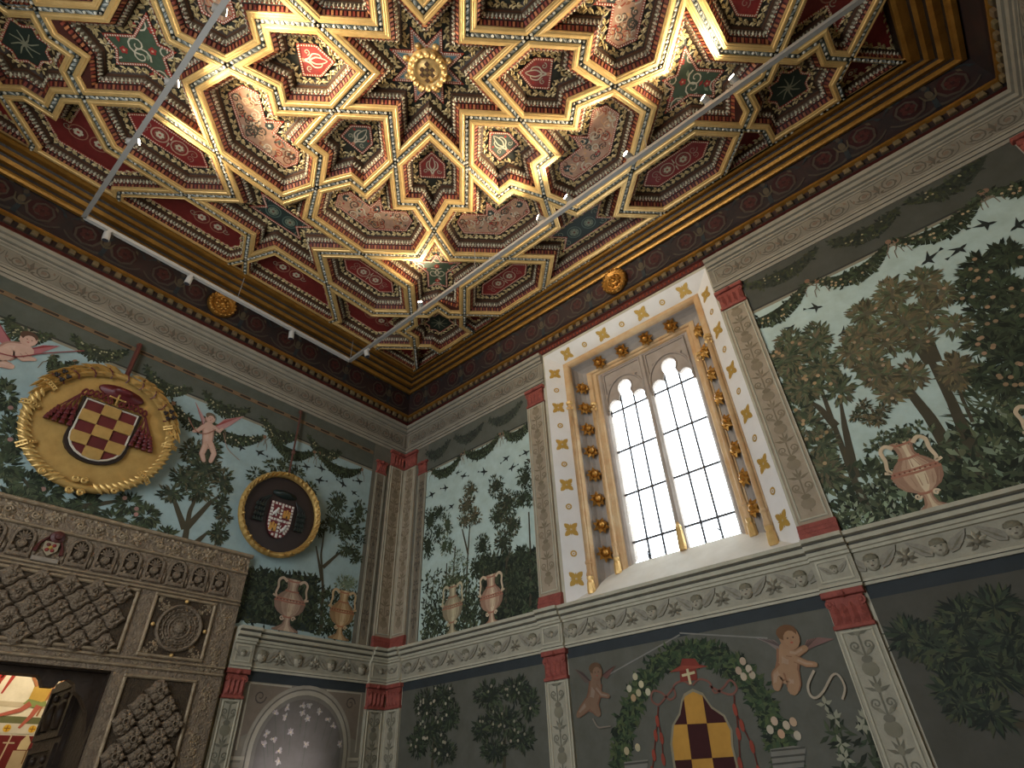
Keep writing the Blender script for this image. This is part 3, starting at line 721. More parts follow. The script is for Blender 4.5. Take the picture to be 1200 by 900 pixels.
ME_scr = scroll_frieze_mesh()
def top_entablature(F, wall, segs, step=.46):
    for a, b in segs:
        ent = MB(F); ent.profile(TOP, a, b, TOPM)
        for (x0, x1, z0, z1) in ((a+.05, b-.05, 6.245, 6.26), (a+.05, b-.05, 6.05, 6.065), (a+.05, a+.065, 6.065, 6.245), (b-.065, b-.05, 6.065, 6.245)):
            ent.box(x0, x1, z0, z1, .02, .030, 1)
        e = ent.build('crown_entablature', ST, wall)
        n = max(1, round((b-a-.15)/step)); w = (b-a-.15)/n
        for i in range(n): inst('painted_scroll', ME_scr, e, F.mat(a+.075+w*(i+.5), 6.155, .0225) @ Matrix.Diagonal((w/.47, 1, 1, 1)))
top_entablature(WR, wall_right, [(0.02, 2.80), (5.22, 8.20)])
top_entablature(WL, wall_left, [(-6.82, -.02)])
top_entablature(WN, bpy.data.objects['wall_near'], [(.02, 6.8)])

# ------------------------------------------------------------------ pilasters
def candelabra_mesh(w, H, c1, c2):
    m = MB(LF); z = .06; k = 0
    while z < H-.2:
        h = .36
        m.stroke([(0, z), (0, z+h)], .012, .012, .001, c1)
        m.ell(0, z+.07, w*.30, .05, .0015, c2, 10); m.ell(0, z+.13, w*.2, .025, .002, c1, 8)
        for s in (-1, 1):
            m.spiral(s*w*.24, z+.22, w*.2, -PI/2, 1.4, .012, .0015, c1, s); m.leaf(0, z+.15, PI/2-s*.9, w*.6, .014, .002, c2)
            m.leaf(0, z+.29, PI/2-s*1.2, w*.5, .012, .002, c1); m.leaf(0, z+.30, PI/2-s*.5, .08, .012, .002, c1)
        m.ell(0, z+.31, .02, .03, .002, c2, 8); z += h; k += 1
    return m.build('painted_candelabra', M_fresco, mesh_only=True)
def capital(F, p, a, b, z0, z1, o, red=M_red):
    m = MB(F); h = z1-z0; c = (a+b)/2; w = b-a
    m.bevbox(a+.01, b-.01, z0, z1-h*.18, 0, o+.012, .008)
    m.bevbox(a-.012, b+.012, z1-h*.18, z1, 0, o+.032, .006)
    m.bevbox(a-.002, b+.002, z0-.018, z0+.012, 0, o+.022, .005)
    for s in (-1, 1):
        m.lathe([(0, .03), (.012, .03), (.02, .02), (.034, .022), (.034, 0)], 12, 0, origin=(c+s*(w*.5-.032), z1-h*.36, o))
    n = 4
    for row, (zz, hh) in enumerate(((z0+.01, h*.4), (z0+h*.22, h*.42))):
        for i in range(n):
            r = a+.02+(w-.04)*(i+(.5 if row == 0 else .5))/n
            m.add([(r-.026, zz, o+.01), (r-.03, zz+hh*.6, o+.014), (r, zz+hh, o+.03), (r+.03, zz+hh*.6, o+.014), (r+.026, zz, o+.01), (r, zz+hh*.4, o+.034)], [(0, 1, 5), (1, 2, 5), (2, 3, 5), (3, 4, 5), (4, 0, 5)])
    m.ball((c, z1-h*.12, o+.03), .025, n=8)
    return m.build('capital', red, p)
def pilaster(F, wall, a, b, z0, z1, caph, baseh, o=.03, cand=None, tone=(M_stone, M_stone_l), red=True, zc=None):
    m = MB(F); h0, h1 = z0+baseh, z1-caph
    m.box(a, b, h0, h1, 0, o, 0); f = .028; g = .016 if b-a > .2 else .010; f = f if b-a > .2 else .018
    for (x0, x1, y0, y1) in ((a+f, b-f, h1-f-g, h1-f), (a+f, b-f, h0+f, h0+f+g), (a+f, a+f+g, h0+f+g, h1-f-g), (b-f-g, b-f, h0+f+g, h1-f-g)):
        m.bevbox(x0, x1, y0, y1, o-.005, o+.010, .004, 1)
    m.box(a, a+.01, h0, h1, o, o+.006, 1); m.box(b-.01, b, h0, h1, o, o+.006, 1)
    p = m.build('pilaster', tone, wall)
    if caph: capital(F, p, a, b, h1, z1, o)
    if baseh:
        q = MB(F); q.profile([(z0, 0), (z0, o+.03), (z0+baseh*.45, o+.032), (z0+baseh*.5, o+.02), (z0+baseh*.7, o+.024), (z0+baseh*.75, o+.012), (z0+baseh, o+.008), (z0+baseh, 0)], a-.012, b+.012, 0)
        q.build('pilaster_base', M_red, p)
    if cand: inst('painted_candelabra', cand, p, F.mat((a+b)/2, h0+.03, o+.001))
    return p
ca_u = candelabra_mesh(.20, 2.45, lin('7d705a'), lin('8a7c66')); ca_l = candelabra_mesh(.18, 2.3, lin('6f6b5c'), lin('7f7a68'))
ca_n = candelabra_mesh(.12, 2.3, lin('5a5246'), lin('71685a'))
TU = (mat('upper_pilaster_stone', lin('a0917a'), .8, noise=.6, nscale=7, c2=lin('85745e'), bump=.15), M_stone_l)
TD = (mat('darker_pilaster_stone', lin('807460'), .8, noise=.6, nscale=7, c2=lin('63584a')), M_stone)  # darker paint of the narrow secondary pilasters
for F, wall, sg in ((WR, wall_right, 1), (WL, wall_left, -1)):
    q = lambda a, b: (a, b) if sg > 0 else (-b, -a)
    pilaster(F, wall, *q(.035, .30), 3.085, 5.92, .25, .15, .03, ca_u, TU)
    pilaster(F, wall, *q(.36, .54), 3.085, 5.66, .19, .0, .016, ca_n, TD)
    pilaster(F, wall, *q(.035, .31), 0, 2.695, .25, .2, .03, ca_l, (M_stone, M_stone_l))
    m = MB(F); a, b = q(0, .035); m.box(a, b, 0, 5.92, 0, .02); m.build('corner_strip', M_stone_l, wall)
    m = MB(F); a, b = q(.29, .54 if sg > 0 else .60); m.box(a, b, 3.086, 5.92, 0, .006); m.build('shaded_strip', mat('shaded_strip_plaster', lin('6b6658'), .85, noise=.5, nscale=5), wall)  # grey shade beside the corner pilasters, put in as darker plaster
for a, b in ((2.50, 2.78), (5.22, 5.50), (7.92, 8.18)):
    pilaster(WR, wall_right, a, b, 3.085, 5.92, .25, .15, .03, ca_u, TU)
    pilaster(WR, wall_right, a, b, 0, 2.695, .25, .2, .03, ca_l, (M_stone, M_stone_l))
pilaster(WL, wall_left, -2.06, -1.83, 0, 2.695, .25, .2, .03, ca_l, (M_stone, M_stone_l))

# ================================================================== WINDOW
win = empty('window_1', (0, -4.01, 3.085), kind='structure', label='tall twin-light traceried window in a deep painted reveal')
WC = 4.01
def sill_z(o): return 3.085+.405*(-o/.47)
def sweep3(prof, c=(1, 1, 1)):
    m = MB(WR); n = len(prof)
    for w, top, o in prof:
        for p in ((WC-w, sill_z(o)-.01, o), (WC-w, top, o), (WC+w, top, o), (WC+w, sill_z(o)-.01, o)): m.vert(p)
    for i in range(n-1):
        for k in range(3):
            m.f.append((i*4+k, i*4+k+1, (i+1)*4+k+1, (i+1)*4+k)); m.m.append(0); m.c.append(c)
    return m
rev = sweep3([(1.19, 6.38, 0), (.985, 6.215, -.155)]).build('painted_reveal', M_white_reveal, win)
sweep3([(.985, 6.215, -.155), (.985, 6.215, -.14), (.965, 6.20, -.132), (.93, 6.175, -.138), (.915, 6.165, -.15), (.905, 6.155, -.175), (.905, 6.155, -.21)]).build('ochre_moulding', M_orange, win)
M_hollow = mat('hollow_grey', lin('9b9289'), .8, noise=.5, nscale=5, c2=lin('7d7266'))
sweep3([(.905, 6.155, -.21), (.90, 6.15, -.26), (.875, 6.13, -.32), (.83, 6.10, -.365), (.775, 6.075, -.385)]).build('hollow_moulding', M_hollow, win)
sweep3([(.775, 6.075, -.385), (.775, 6.075, -.370), (.745, 6.06, -.365), (.715, 6.045, -.375), (.70, 6.04, -.40), (.66, 6.02, -.41), (.645, 6.01, -.435)]).build('inner_moulding', M_orange, win)
M_jamb = mat('tracery_stone', lin('a3968a'), .75, noise=.5, nscale=6, c2=lin('7d7064'))
sweep3([(.645, 6.01, -.435), (.62, 6.0, -.44), (.60, 5.99, -.46), (.58, 5.98, -.50), (.58, 5.98, -.56), (.70, 6.2, -.56), (1.3, 6.5, -.56)]).build('stone_jamb', M_jamb, win)
m = MB(WR); m.add([(WC-1.19, 3.085, .10), (WC+1.19, 3.085, .10), (WC+1.19, 3.095, 0.0), (WC-1.19, 3.095, 0.0), (WC+1.0, 3.49, -.47), (WC-1.0, 3.49, -.47), (WC+1.0, 3.53, -.6), (WC-1.0, 3.53, -.6)], [(0, 1, 2, 3), (3, 2, 4, 5), (5, 4, 6, 7)])
m.build('sloping_sill', mat('sill_plaster', lin('d8d2c4'), .85, noise=.5, nscale=3, c2=lin('b8ae9a')), win)
# gold stencils on the white reveal
def stencil(kind):
    m = MB(LF); c = lin('c9a860'); K = 1.3
    if kind:
        for k in range(4):
            a = PI/4+k*PI/2; ca, sa = math.cos(a), math.sin(a)
            m.ell(ca*.052, sa*.052, .042, .030, .001, c, 8, a); m.ell(ca*.085, sa*.085, .016, .016, .001, c, 6)
            m.leaf(0, 0, k*PI/2, .07, .014, .001, c)
    else:
        m.stroke([(.028*math.cos(2*PI*k/12), .028*math.sin(2*PI*k/12)) for k in range(13)], .018, .018, .001, c); m.ell(0, 0, .010, .010, .001, c, 6)
    return m.build('gold_stencil', M_gold_st, mesh_only=True)
M_gold_st = mat('stencil_gold', lin('c09a4a'), .5, metal=.3, noise=.4, nscale=20)
STN = [stencil(0), stencil(1)]
def basis(o, x, y):
    z = Vector(x).cross(Vector(y)); M = Matrix((Vector(x), Vector(y), z)).transposed().to_4x4(); return Matrix.Translation(Vector(o)) @ M
for s in (-1, 1):
    d = Vector((.155, .205*s, 0)).normalized()          # into the wall, towards the middle of the window
    n_ = 11
    for i in range(n_):
        z = 3.36+i*.272; mid = Vector((.078, -(WC+s*1.0875), z))
        up = Vector((0, 0, 1)); X = d if s > 0 else -d
        nrm = X.cross(up); ok = nrm.dot(Vector((-1, 0, 0))) > 0
        X = X if ok else -X
        inst('gold_stencil', STN[(i+1) % 2 if s < 0 else (i+1) % 2], rev, basis(mid+(X.cross(up))*.001, X, up))
for i in range(7):
    r = WC-.86+i*.287; mid = Vector((.078, -r, 6.2975)); X = Vector((0, -1, 0)); Y = Vector((.155, 0, -.165)).normalized()
    if X.cross(Y).z > 0: X = -X
    inst('gold_stencil', STN[(i+1) % 2], rev, basis(mid+X.cross(Y)*.001, X, Y))
# slender columns with gilded bases and capitals
def column(w, o, rad, zt, big):
    for s in (-1, 1):
        r = WC+s*w; z0 = sill_z(o)-.01
        m = MB(WR); m.tube([(r, z0+.25, o), (r, zt, o)], rad, 10); c = m.build('slender_column', M_orange, win, smooth=True)
        g = MB(WR); k = big
        g.lathe([(rad*1.5, 0), (rad*1.75, .03), (rad*1.6, .09*k), (rad*1.2, .115*k), (rad*1.45, .13*k), (rad*1.45, .145*k)], 8, 0, origin=(r, z0, o), axis='z')
        g.build('gilded_foot', M_gold, c)
        g = MB(WR)
        g.lathe([(rad*1.15, .14*k), (rad*1.5, .16*k), (rad*1.3, .18*k), (rad*1.05, .2*k), (rad*1.05, .25*k), (rad*1.4, .262*k), (rad*1.4, .275*k), (rad*1.0, .29*k)], 8, 0, origin=(r, z0, o), axis='z')
        g.build('column_base', M_orange, c)
        g = MB(WR)
        for q in range(6): a = 2*PI*q/6; g.ball((r+rad*1.2*math.cos(a), zt-.03+.03*(q % 2), o+rad*1.2*math.sin(a)), rad*.7, n=6)
        g.lathe([(rad*1.5, .04), (rad*1.7, .05), (rad*1.7, .07), (rad, .075)], 8, 0, origin=(r, zt, o), axis='z')
        g.build('gilded_capital', M_gold, c)
column(.945, -.125, .026, 5.50, 1.2); column(.735, -.36, .024, 5.50, 1.2)
# gilded leaf bosses in the hollow
def lboss():
    m = MB(LF)
    for k in range(8):
        a = 2*PI*k/8; ca, sa = math.cos(a), math.sin(a)
        m.add([(ca*.01, sa*.01, .02), (ca*.035-sa*.02, sa*.035+ca*.02, .035), (ca*.07, sa*.07, .012+.02*(k % 2)), (ca*.035+sa*.02, sa*.035-ca*.02, .035), (ca*.04, sa*.04, .055)], [(0, 1, 4), (1, 2, 4), (2, 3, 4), (3, 0, 4)])
    m.ball((0, 0, .04), .026, n=7); m.lathe([(.03, 0), (.03, .03)], 6)
    return m.build('gilded_leaf_boss', M_gold_d, mesh_only=True)
LB = lboss()
for s in (-1, 1):
    for i in range(8):
        z = 3.62+i*.315
        X = Vector((0, 0, 1)); nrm = Vector((-.72, s*.69, 0)).normalized(); Y = nrm.cross(X)
        inst('gilded_leaf_boss', LB, win, basis((.325, -(WC+s*.855), z), X, Y) @ Matrix.Rotation(U(0, 1), 4, 'Z') @ Matrix.Scale(1.45, 4))
for i in range(4):
    nrm = Vector((-.8, 0, -.6)); X = Vector((0, 1, 0)); Y = nrm.cross(X)
    inst('gilded_leaf_boss', LB, win, basis((.325, -(WC-.52+i*.347), 6.115), X, Y) @ Matrix.Scale(1.45, 4))
# mullion, cusped heads, leads and panes
m = MB(WR)
m.prism([(WC-.045, -.46), (WC-.02, -.425), (WC+.02, -.425), (WC+.045, -.46), (WC+.045, -.52), (WC-.045, -.52)], 0, 1)   # placeholder rings, rebuilt below
m = MB(WR); sec = [(-.045, -.47), (-.030, -.45), (-.018, -.43), (.018, -.43), (.030, -.45), (.045, -.47), (.045, -.52), (-.045, -.52)]
pts = [(WC+a, 3.47, o) for a, o in sec]+[(WC+a, 6.02, o) for a, o in sec]
m.add(pts, [(i, (i+1) % 8, 8+(i+1) % 8, 8+i) for i in range(8)])
mul = m.build('mullion', M_jamb, win)
g = MB(WR); g.lathe([(.04, 0), (.044, .03), (.036, .2), (.03, .22), (.036, .24), (.02, .27), (.012, .30)], 8, 0, origin=(WC, 3.47, -.435), axis='z'); g.build('gilded_foot', M_gold, mul)
hw = .2675
for s in (-1, 1):
    lc = WC+s*.3125
    tr = None
    curve = [(-hw, 5.36)]
    for k in range(7):           # lower lobe
        a = PI-(PI*.80)*k/6; curve.append((-hw+.088+.088*math.cos(a), 5.46+.105*math.sin(a)))
    for k in range(9):           # upper lobe
        a = PI*1.22-(PI*.72)*k/8; curve.append((.105*math.cos(a), 5.685+.115*math.sin(a)))
    m = MB(WR)
    for sd in (-1, 1):
        P = [(lc-sd*q[0]*-1 if False else lc+sd*q[0], q[1]) for q in curve]
        Q = P+[(lc, 6.02), (lc-sd*(hw+.02), 6.02), (lc-sd*(hw+.02), 5.36)]
        m.prism(Q, -.53, -.47)
    tr = m.build('tracery_head', M_jamb, win)
    rb = MB(WR)
    for sd in (-1, 1): rb.tube([(lc+sd*q[0]*1.0, q[1], -.468) for q in curve], .012, 6)
    arc = [(lc+(hw+.01)*math.cos(a), 5.50+.36*math.sin(a), -.462) for a in [PI*i/14 for i in range(15)]]
    rb.tube(arc, .014, 6); rb.tube([(lc-hw, 5.42, -.462), (lc-hw, 5.99, -.462), (lc+hw, 5.99, -.462), (lc+hw, 5.42, -.462)], .016, 6)
    rb.build('tracery_rib', M_jamb, tr, smooth=True)
    for sd in (-1, 1):
        e = MB(WR); e.ball((lc+sd*.19, 5.80, -.465), .018, n=6); e.build('tracery_boss', M_jamb, tr)
    # leaded glass
    xs = [-hw, -.09, .09, hw]; zs = [3.50, 3.72, 4.28, 4.84, 5.40, 5.82]
    for i in range(3):
        for j in range(5):
            p = MB(WR); p.box(lc+xs[i], lc+xs[i+1], zs[j], zs[j+1], -.503, -.499); p.build('pane', MT.get('clear_glass') or None, win) if MT.get('clear_glass') else None
            if not MT.get('clear_glass'):
                gm = bpy.data.materials.new('clear_glass'); gm.use_nodes = True; nt = gm.node_tree; nt.nodes.clear()
                out = nt.nodes.new('ShaderNodeOutputMaterial'); tb = nt.nodes.new('ShaderNodeBsdfTransparent'); tb.inputs[0].default_value = (.96, .98, .98, 1)
                gb = nt.nodes.new('ShaderNodeBsdfGlossy'); gb.inputs['Roughness'].default_value = .08; mx = nt.nodes.new('ShaderNodeMixShader'); mx.inputs[0].default_value = .04
                nt.links.new(tb.outputs[0], mx.inputs[1]); nt.links.new(gb.outputs[0], mx.inputs[2]); nt.links.new(mx.outputs[0], out.inputs[0]); MT['clear_glass'] = gm
                p.build('pane', gm, win)
    for x in xs[1:3]:
        p = MB(WR); p.box(lc+x-.010, lc+x+.010, 3.48, 5.62, -.508, -.490); p.build('glazing_bar', M_grey_iron, win)
    for z in zs[1:5]:
        p = MB(WR); p.box(lc-hw, lc+hw, z-.011, z+.011, -.510, -.492); p.build('glazing_bar', M_grey_iron, win)
    p = MB(WR); p.tube([(lc+.10*s, 3.49, -.485), (lc+.10*s, 3.56, -.47), (lc+.07*s, 3.60, -.47)], .008, 6); p.build('window_catch', M_grey_iron, win)
# ================================================================== CARVED PORTAL
por = empty('carved_portal', (-4.1, -.04, 0), label='carved stone-brown portal covered in stucco foliage around the open doorway', cat='portal')
O0 = .08
m = MB(WL); m.box(-6.2, DX0, 0, 3.81, 0, O0); m.box(DX1, -2.11, 0, 3.81, 0, O0); m.box(DX0, DX1, DZ1, 3.81, 0, O0)
m.build('portal_body', M_silver, por)
def bar(x0, x1, z0, z1, o0, o1, name='portal_moulding', mt=M_silver_l, p=por):
    q = MB(WL); q.bevbox(x0, x1, z0, z1, o0, o1, min(.012, (z1-z0)*.3, (x1-x0)*.3)); return q.build(name, mt, p)
bar(-6.22, -2.09, 3.785, 3.82, 0, .115); bar(-6.2, -2.11, 3.60, 3.625, O0-.01, .105); bar(-6.2, -2.11, 3.305, 3.325, O0-.01, .10); bar(-6.2, -2.11, 3.27, 3.29, O0-.01, .105)
bar(-6.2, -2.11, 2.60, 2.625, O0-.01, .10); bar(-6.2, -2.11, 2.665, 2.685, O0-.01, .10)
# foliage plaques of the top band
def plaque(n, w, h, seedv):
    random.seed(seedv); m = MB(LF)
    for k in range(n):
        x, y = U(-w, w), U(-h, h); a = U(0, 6.28); l = U(.03, .07); ca, sa = math.cos(a), math.sin(a); wd2 = l*.28; ht = U(.008, .02)
        m.add([(x, y, 0), (x+ca*l*.5-sa*wd2, y+sa*l*.5+ca*wd2, .003), (x+ca*l, y+sa*l, .002), (x+ca*l*.5+sa*wd2, y+sa*l*.5-ca*wd2, .003), (x+ca*l*.5, y+sa*l*.5, ht)], [(0, 1, 4), (1, 2, 4), (2, 3, 4), (3, 0, 4)])
    for s in (-1, 1):
        pts = [(s*w*.5+h*.6*(1-.8*t)*math.cos(s*t*9), h*.6*(1-.8*t)*math.sin(s*t*9), .012) for t in [i/16 for i in range(17)]]
        m.tube(pts, .009, 5)
    return m.build('carved_foliage', M_silver_l, mesh_only=True)
PLQ = [plaque(46, .15, .055, 3), plaque(46, .15, .055, 5)]
random.seed(11)
for i in range(11): inst('carved_foliage', PLQ[i % 2], por, WL.mat(-2.28-.35*i, 3.705, O0))
# row of little niches
def niche():
    m = MB(LF)
    arch = [(-.075, -.10)]+[(.075*math.cos(a), .03+.085*math.sin(a)) for a in [PI-PI*i/10 for i in range(11)]]+[(.075, -.10)]
    m.tube([(x, y, .012) for x, y in arch], .014, 6)
    m.prism([(x*.86, y*.9) for x, y in arch], -.002, .002, 1)
    for k in range(7):
        a = PI*(.08+.84*k/6); m.tube([(0, .02, .008), (.045*math.cos(a), .02+.055*math.sin(a), .02), (.062*math.cos(a), .02+.075*math.sin(a), .008)], [.004, .010, .004], 5)
    m.lathe([(0, .03), (.014, .034), (.022, .026), (.028, .03), (.036, .018), (.038, 0)], 10, 0, origin=(0, -.015, 0))
    m.bevbox(-.085, .085, -.125, -.09, 0, .03, .008)
    for s in (-1, 1):
        m.ball((s*.05, -.06, .012), .022, n=6); m.ball((s*.03, -.082, .012), .016, n=6)
        m.ball((s*.108, -.06, .0), .022, n=6, sq=(.8, 3.2, .8))
    return m.build('shell_niche', [M_silver, M_silver_d], mesh_only=True)
NI = niche()
for i in range(18):
    x = -2.385-.2155*i
    if i == 7: continue
    inst('shell_niche', NI, por, WL.mat(x, 3.465, O0))
# little painted coat of arms among the niches
q = MB(WL); x, z = -3.905, 3.455
q.prism([(x-.055, z+.05), (x+.055, z+.05), (x+.055, z-.02), (x, z-.075), (x-.055, z-.02)], O0, O0+.03, 0, lin('96886e'), lin('6a5a44'))
for a, b, c in ((0, 0, 'a88a3a'), (-.022, .022, '5e2a22'), (.022, .022, '7a2420'), (-.02, -.022, '7a2420'), (.02, -.022, '7a2420')): q.ball((x+a, z+b, O0+.03), .017, 0, lin(c), 7, (1, 1, .5))
q.lathe([(.06, 0), (.055, .03), (.03, .04), (.026, .06), (0, .066)], 12, 0, lin('4e211c'), origin=(x+.02, z+.10, O0), axis='o')
for s in (-1, 1): q.tube([(x+s*.04, z+.09, O0+.015), (x+s*.085, z+.03, O0+.015), (x+s*.10, z-.05, O0+.015)], [.008, .010, .018], 6, 0, lin('4e211c'))
q.bevbox(x-.10, x+.10, z-.125, z-.085, O0, O0+.03, .006, 0, lin('8e8272'))
q.build('portal_arms', M_lacq, por, label='small red hatted coat of arms between the shell niches')
# framed fields
def field(x0, x1, z0, z1, name):
    f = MB(WL); w = .028
    f.box(x0+w, x1-w, z0+w, z1-w, O0-.03, O0+.002, 1)
    for a, b, c, d in ((x0, x1, z1-w, z1), (x0, x1, z0, z0+w), (x0, x0+w, z0+w, z1-w), (x1-w, x1, z0+w, z1-w)): f.bevbox(a, b, c, d, O0, O0+.026, .009, 0)
    return f.build(name, [M_silver_l, M_silver_d], por)
def lozenge(seedv, flower):
    random.seed(seedv); m = MB(LF); n = 18; rings = [(1.0, 0), (.9, .034), (.66, .052), (.4, .050), (.2, .060), (.0, .062)]
    base = []
    for k in range(n):
        a = 2*PI*k/n; r = 1/((abs(math.cos(a))/.098)+(abs(math.sin(a))/.115)); r *= 1.12+.09*math.cos(3*a*2)
        base.append((r*math.cos(a), r*math.sin(a)))
    for f, h in rings: 
        for k, (x, y) in enumerate(base): m.vert((x*f, y*f, h*(1+.10*math.cos(k*PI))*U(.85, 1.15)))
    for i in range(len(rings)-1):
        for k in range(n): m.f.append((i*n+k, i*n+(k+1) % n, (i+1)*n+(k+1) % n, (i+1)*n+k)); m.m.append(0); m.c.append((1, 1, 1))
    if flower:
        for k in range(6):
            a = 2*PI*k/6; m.ball((.05*math.cos(a), .05*math.sin(a), .055), .03, 0, n=6, sq=(1, 1, .6))
        m.lathe([(.03, .06), (.032, .078), (.02, .08), (.016, .055), (0, .05)], 8, 0)
    else:
        for k in range(5): m.ball((U(-.05, .05), U(-.07, .07), .05), U(.014, .026), 0, n=6)
    return m.build('leaf_lozenge', M_silver, mesh_only=True)
LZ = [lozenge(s, False) for s in (1, 2, 3)]; LZF = [lozenge(s, True) for s in (4, 5)]
random.seed(21)
fa = field(-5.03, -3.09, 2.70, 3.26, 'foliage_field')
fb = field(-2.95, -2.35, 2.70, 3.26, 'roundel_field')
fc = field(-2.99, -2.35, .6, 2.55, 'lozenge_field')
for j in range(5):
    for i in range(9):
        x = -3.23-.212*i-(.106 if j % 2 else 0); z = 3.19-.108*j
        if x < -4.95: continue
        inst('leaf_lozenge', random.choice(LZ), fa, WL.mat(x, z, O0-.006, U(-.06, .06), .92))
for j in range(13):
    for i in range(3 if j % 2 == 0 else 2):
        x = -2.67+.205*(i-(1 if j % 2 == 0 else .5)); z = 2.43-.125*j
        if abs(x+2.67) > .2 and j == 0: continue
        inst('leaf_lozenge', LZF[(i+j) % 2], fc, WL.mat(x, z, O0-.006, 0, 1.0))
rd = MB(LF)
prof = [(.215, 0), (.215, .03), (.20, .045), (.185, .03), (.18, .012), (.16, .012), (.15, .03), (.14, .012), (.11, .014), (.10, .032), (.085, .014), (.05, .016), (.045, .04), (.02, .05), (0, .05)]
rd.lathe(prof, 28)
for R_, n_ in ((.168, 26), (.125, 20), (.068, 12)):
    for k in range(n_): a = 2*PI*k/n_; rd.ball((R_*math.cos(a), R_*math.sin(a), .02), .45*PI*R_/n_*1.4, n=5)
rd.build('carved_roundel', M_silver, fb, world=WL.mat(-2.65, 2.975, O0-.004))
for k in range(4):
    a = k*PI/2; b_ = MB(WL); b_.ball((-2.65+.245*math.cos(a), 2.975+.245*math.sin(a), O0+.02), .019, n=8); b_.build('gilt_stud', M_gold, fb, smooth=True)
for sx in (-1, 1):
    for sz in (-1, 1): inst('carved_foliage', PLQ[(sx+sz) % 2], fb, WL.mat(-2.65+sx*.20, 2.975+sz*.2, O0, sx*sz*PI/4, .62))
for i in range(7): inst('carved_foliage', PLQ[i % 2], por, WL.mat(-2.23, 3.1-.36*i, O0, PI/2, .72))
for i in range(9): inst('carved_foliage', PLQ[(i+1) % 2], por, WL.mat(-2.3-.3*i, 2.645, O0, 0, .45))
# dark inner arch of the doorway with its lobed corner, and the open leaf
m = MB(WL)
cor = [(DX1, DZ1), (DX1, 2.0), (DX1-.02, 2.12), (DX1-.06, 2.26), (DX1-.14, 2.36), (DX1-.2, 2.40), (DX1-.22, 2.46), (DX1-.28, 2.49), (DX1-.34, 2.47), (DX1-.36, 2.42), (DX1-.44, 2.42), (DX1-.47, 2.47), (DX1-.5, 2.5), (DX0+.5, 2.5), (DX0+.3, 2.44), (DX0+.05, 2.2), (DX0, 2.0), (DX0, DZ1)]
m.prism(cor, -.14, -.04); m.build('lobed_arch', M_darkwood, por)
for r0, r1, y0, y1 in ((DX1-.012, DX1+.02, 0, DZ1), (DX0-.02, DX0+.012, 0, DZ1), (DX0, DX1, DZ1-.012, DZ1+.02)):
    m = MB(WL); m.box(r0, r1, y0, y1, -.52, .02); m.build('door_lining', M_darkwood, por)
leafd = empty('door_1', (-3.12, .5, 0), kind='structure', label='dark carved door leaf standing open in the doorway')
m = MB(); m.box(-3.13, -3.08, .5, 1.30, 0, 2.62); m.build('door_board', M_darkwood, leafd)
for j in range(5):
    m = MB(); z0 = .12+j*.5
    for a, b, c, d in ((.55, 1.27, z0, z0+.05), (.55, 1.27, z0+.4, z0+.45), (.55, .61, z0+.05, z0+.4), (1.21, 1.27, z0+.05, z0+.4)): m.box(-3.155, -3.13, a, b, c, d)
    f = m.build('door_panel_frame', M_darkwood, leafd)
    for s in (.77, 1.05):
        g = MB(); c = lin('3a2a1c')
        g.tube([(-3.13, s, z0+.07), (-3.135, s+.01, z0+.2), (-3.135, s, z0+.29)], [.045, .055, .03], 7, 0, c); g.ball((-3.14, s, z0+.34), .032, 0, c, 8)
        g.build('carved_figure', M_lacq, f, smooth=True)
# ---- the lit chamber beyond the doorway with its fresco
m = MB(); m.box(-7.5, -1.0, 4.0, 4.1, 0, 4.6); wb = m.build('wall_chamber', mat('chamber_plaster', lin('d8cdb4'), .85, noise=.35, nscale=2), kind='structure', label='frescoed wall of the lit chamber beyond the doorway')
m = MB(); m.box(-7.5, -1.0, .5, 4.1, 4.5, 4.6); m.box(-1.1, -1.0, .5, 4.1, 0, 4.6); m.box(-7.5, -7.4, .5, 4.1, 0, 4.6); m.box(-7.5, -1, .5, 4.1, -.1, 0); m.build('ceiling_chamber', M_plaster, kind='structure', label='ceiling and side walls of the chamber beyond the doorway')
class FC:
    def P(s, r, z, o=0.0): return (r, 4.0-o, z)
fcm = MB(FC()); chamber = empty('chamber_fresco', (-2.9, 3.99, 1.9), label='bright fresco with red and yellow figures seen through the doorway', cat='mural')
fcm.poly([(-4.2, 2.55), (-1.9, 2.55), (-1.9, 4.2), (-4.2, 4.2)], .002, lin('e8dcc0')); fcm.poly([(-4.2, 2.52), (-1.9, 2.52), (-1.9, 2.60), (-4.2, 2.62)], .003, lin('6a6a44'))
fcm.poly([(-4.2, 2.42), (-1.9, 2.42), (-1.9, 2.53), (-4.2, 2.53)], .004, lin('cfc4ae')); fcm.poly([(-4.2, 1.2), (-2.42, 1.2), (-2.42, 2.40), (-4.2, 2.40)], .004, lin('6a1f1c')); fcm.poly([(-2.42, 1.2), (-1.9, 1.2), (-1.9, 2.42), (-2.42, 2.42)], .004, lin('cfc8bc'))
fcm.poly([(-4.2, 2.78), (-1.9, 2.76), (-1.9, 2.70), (-4.2, 2.72)], .003, lin('c8b898'))
fcm.build('painted_ground', M_fresco, chamber)
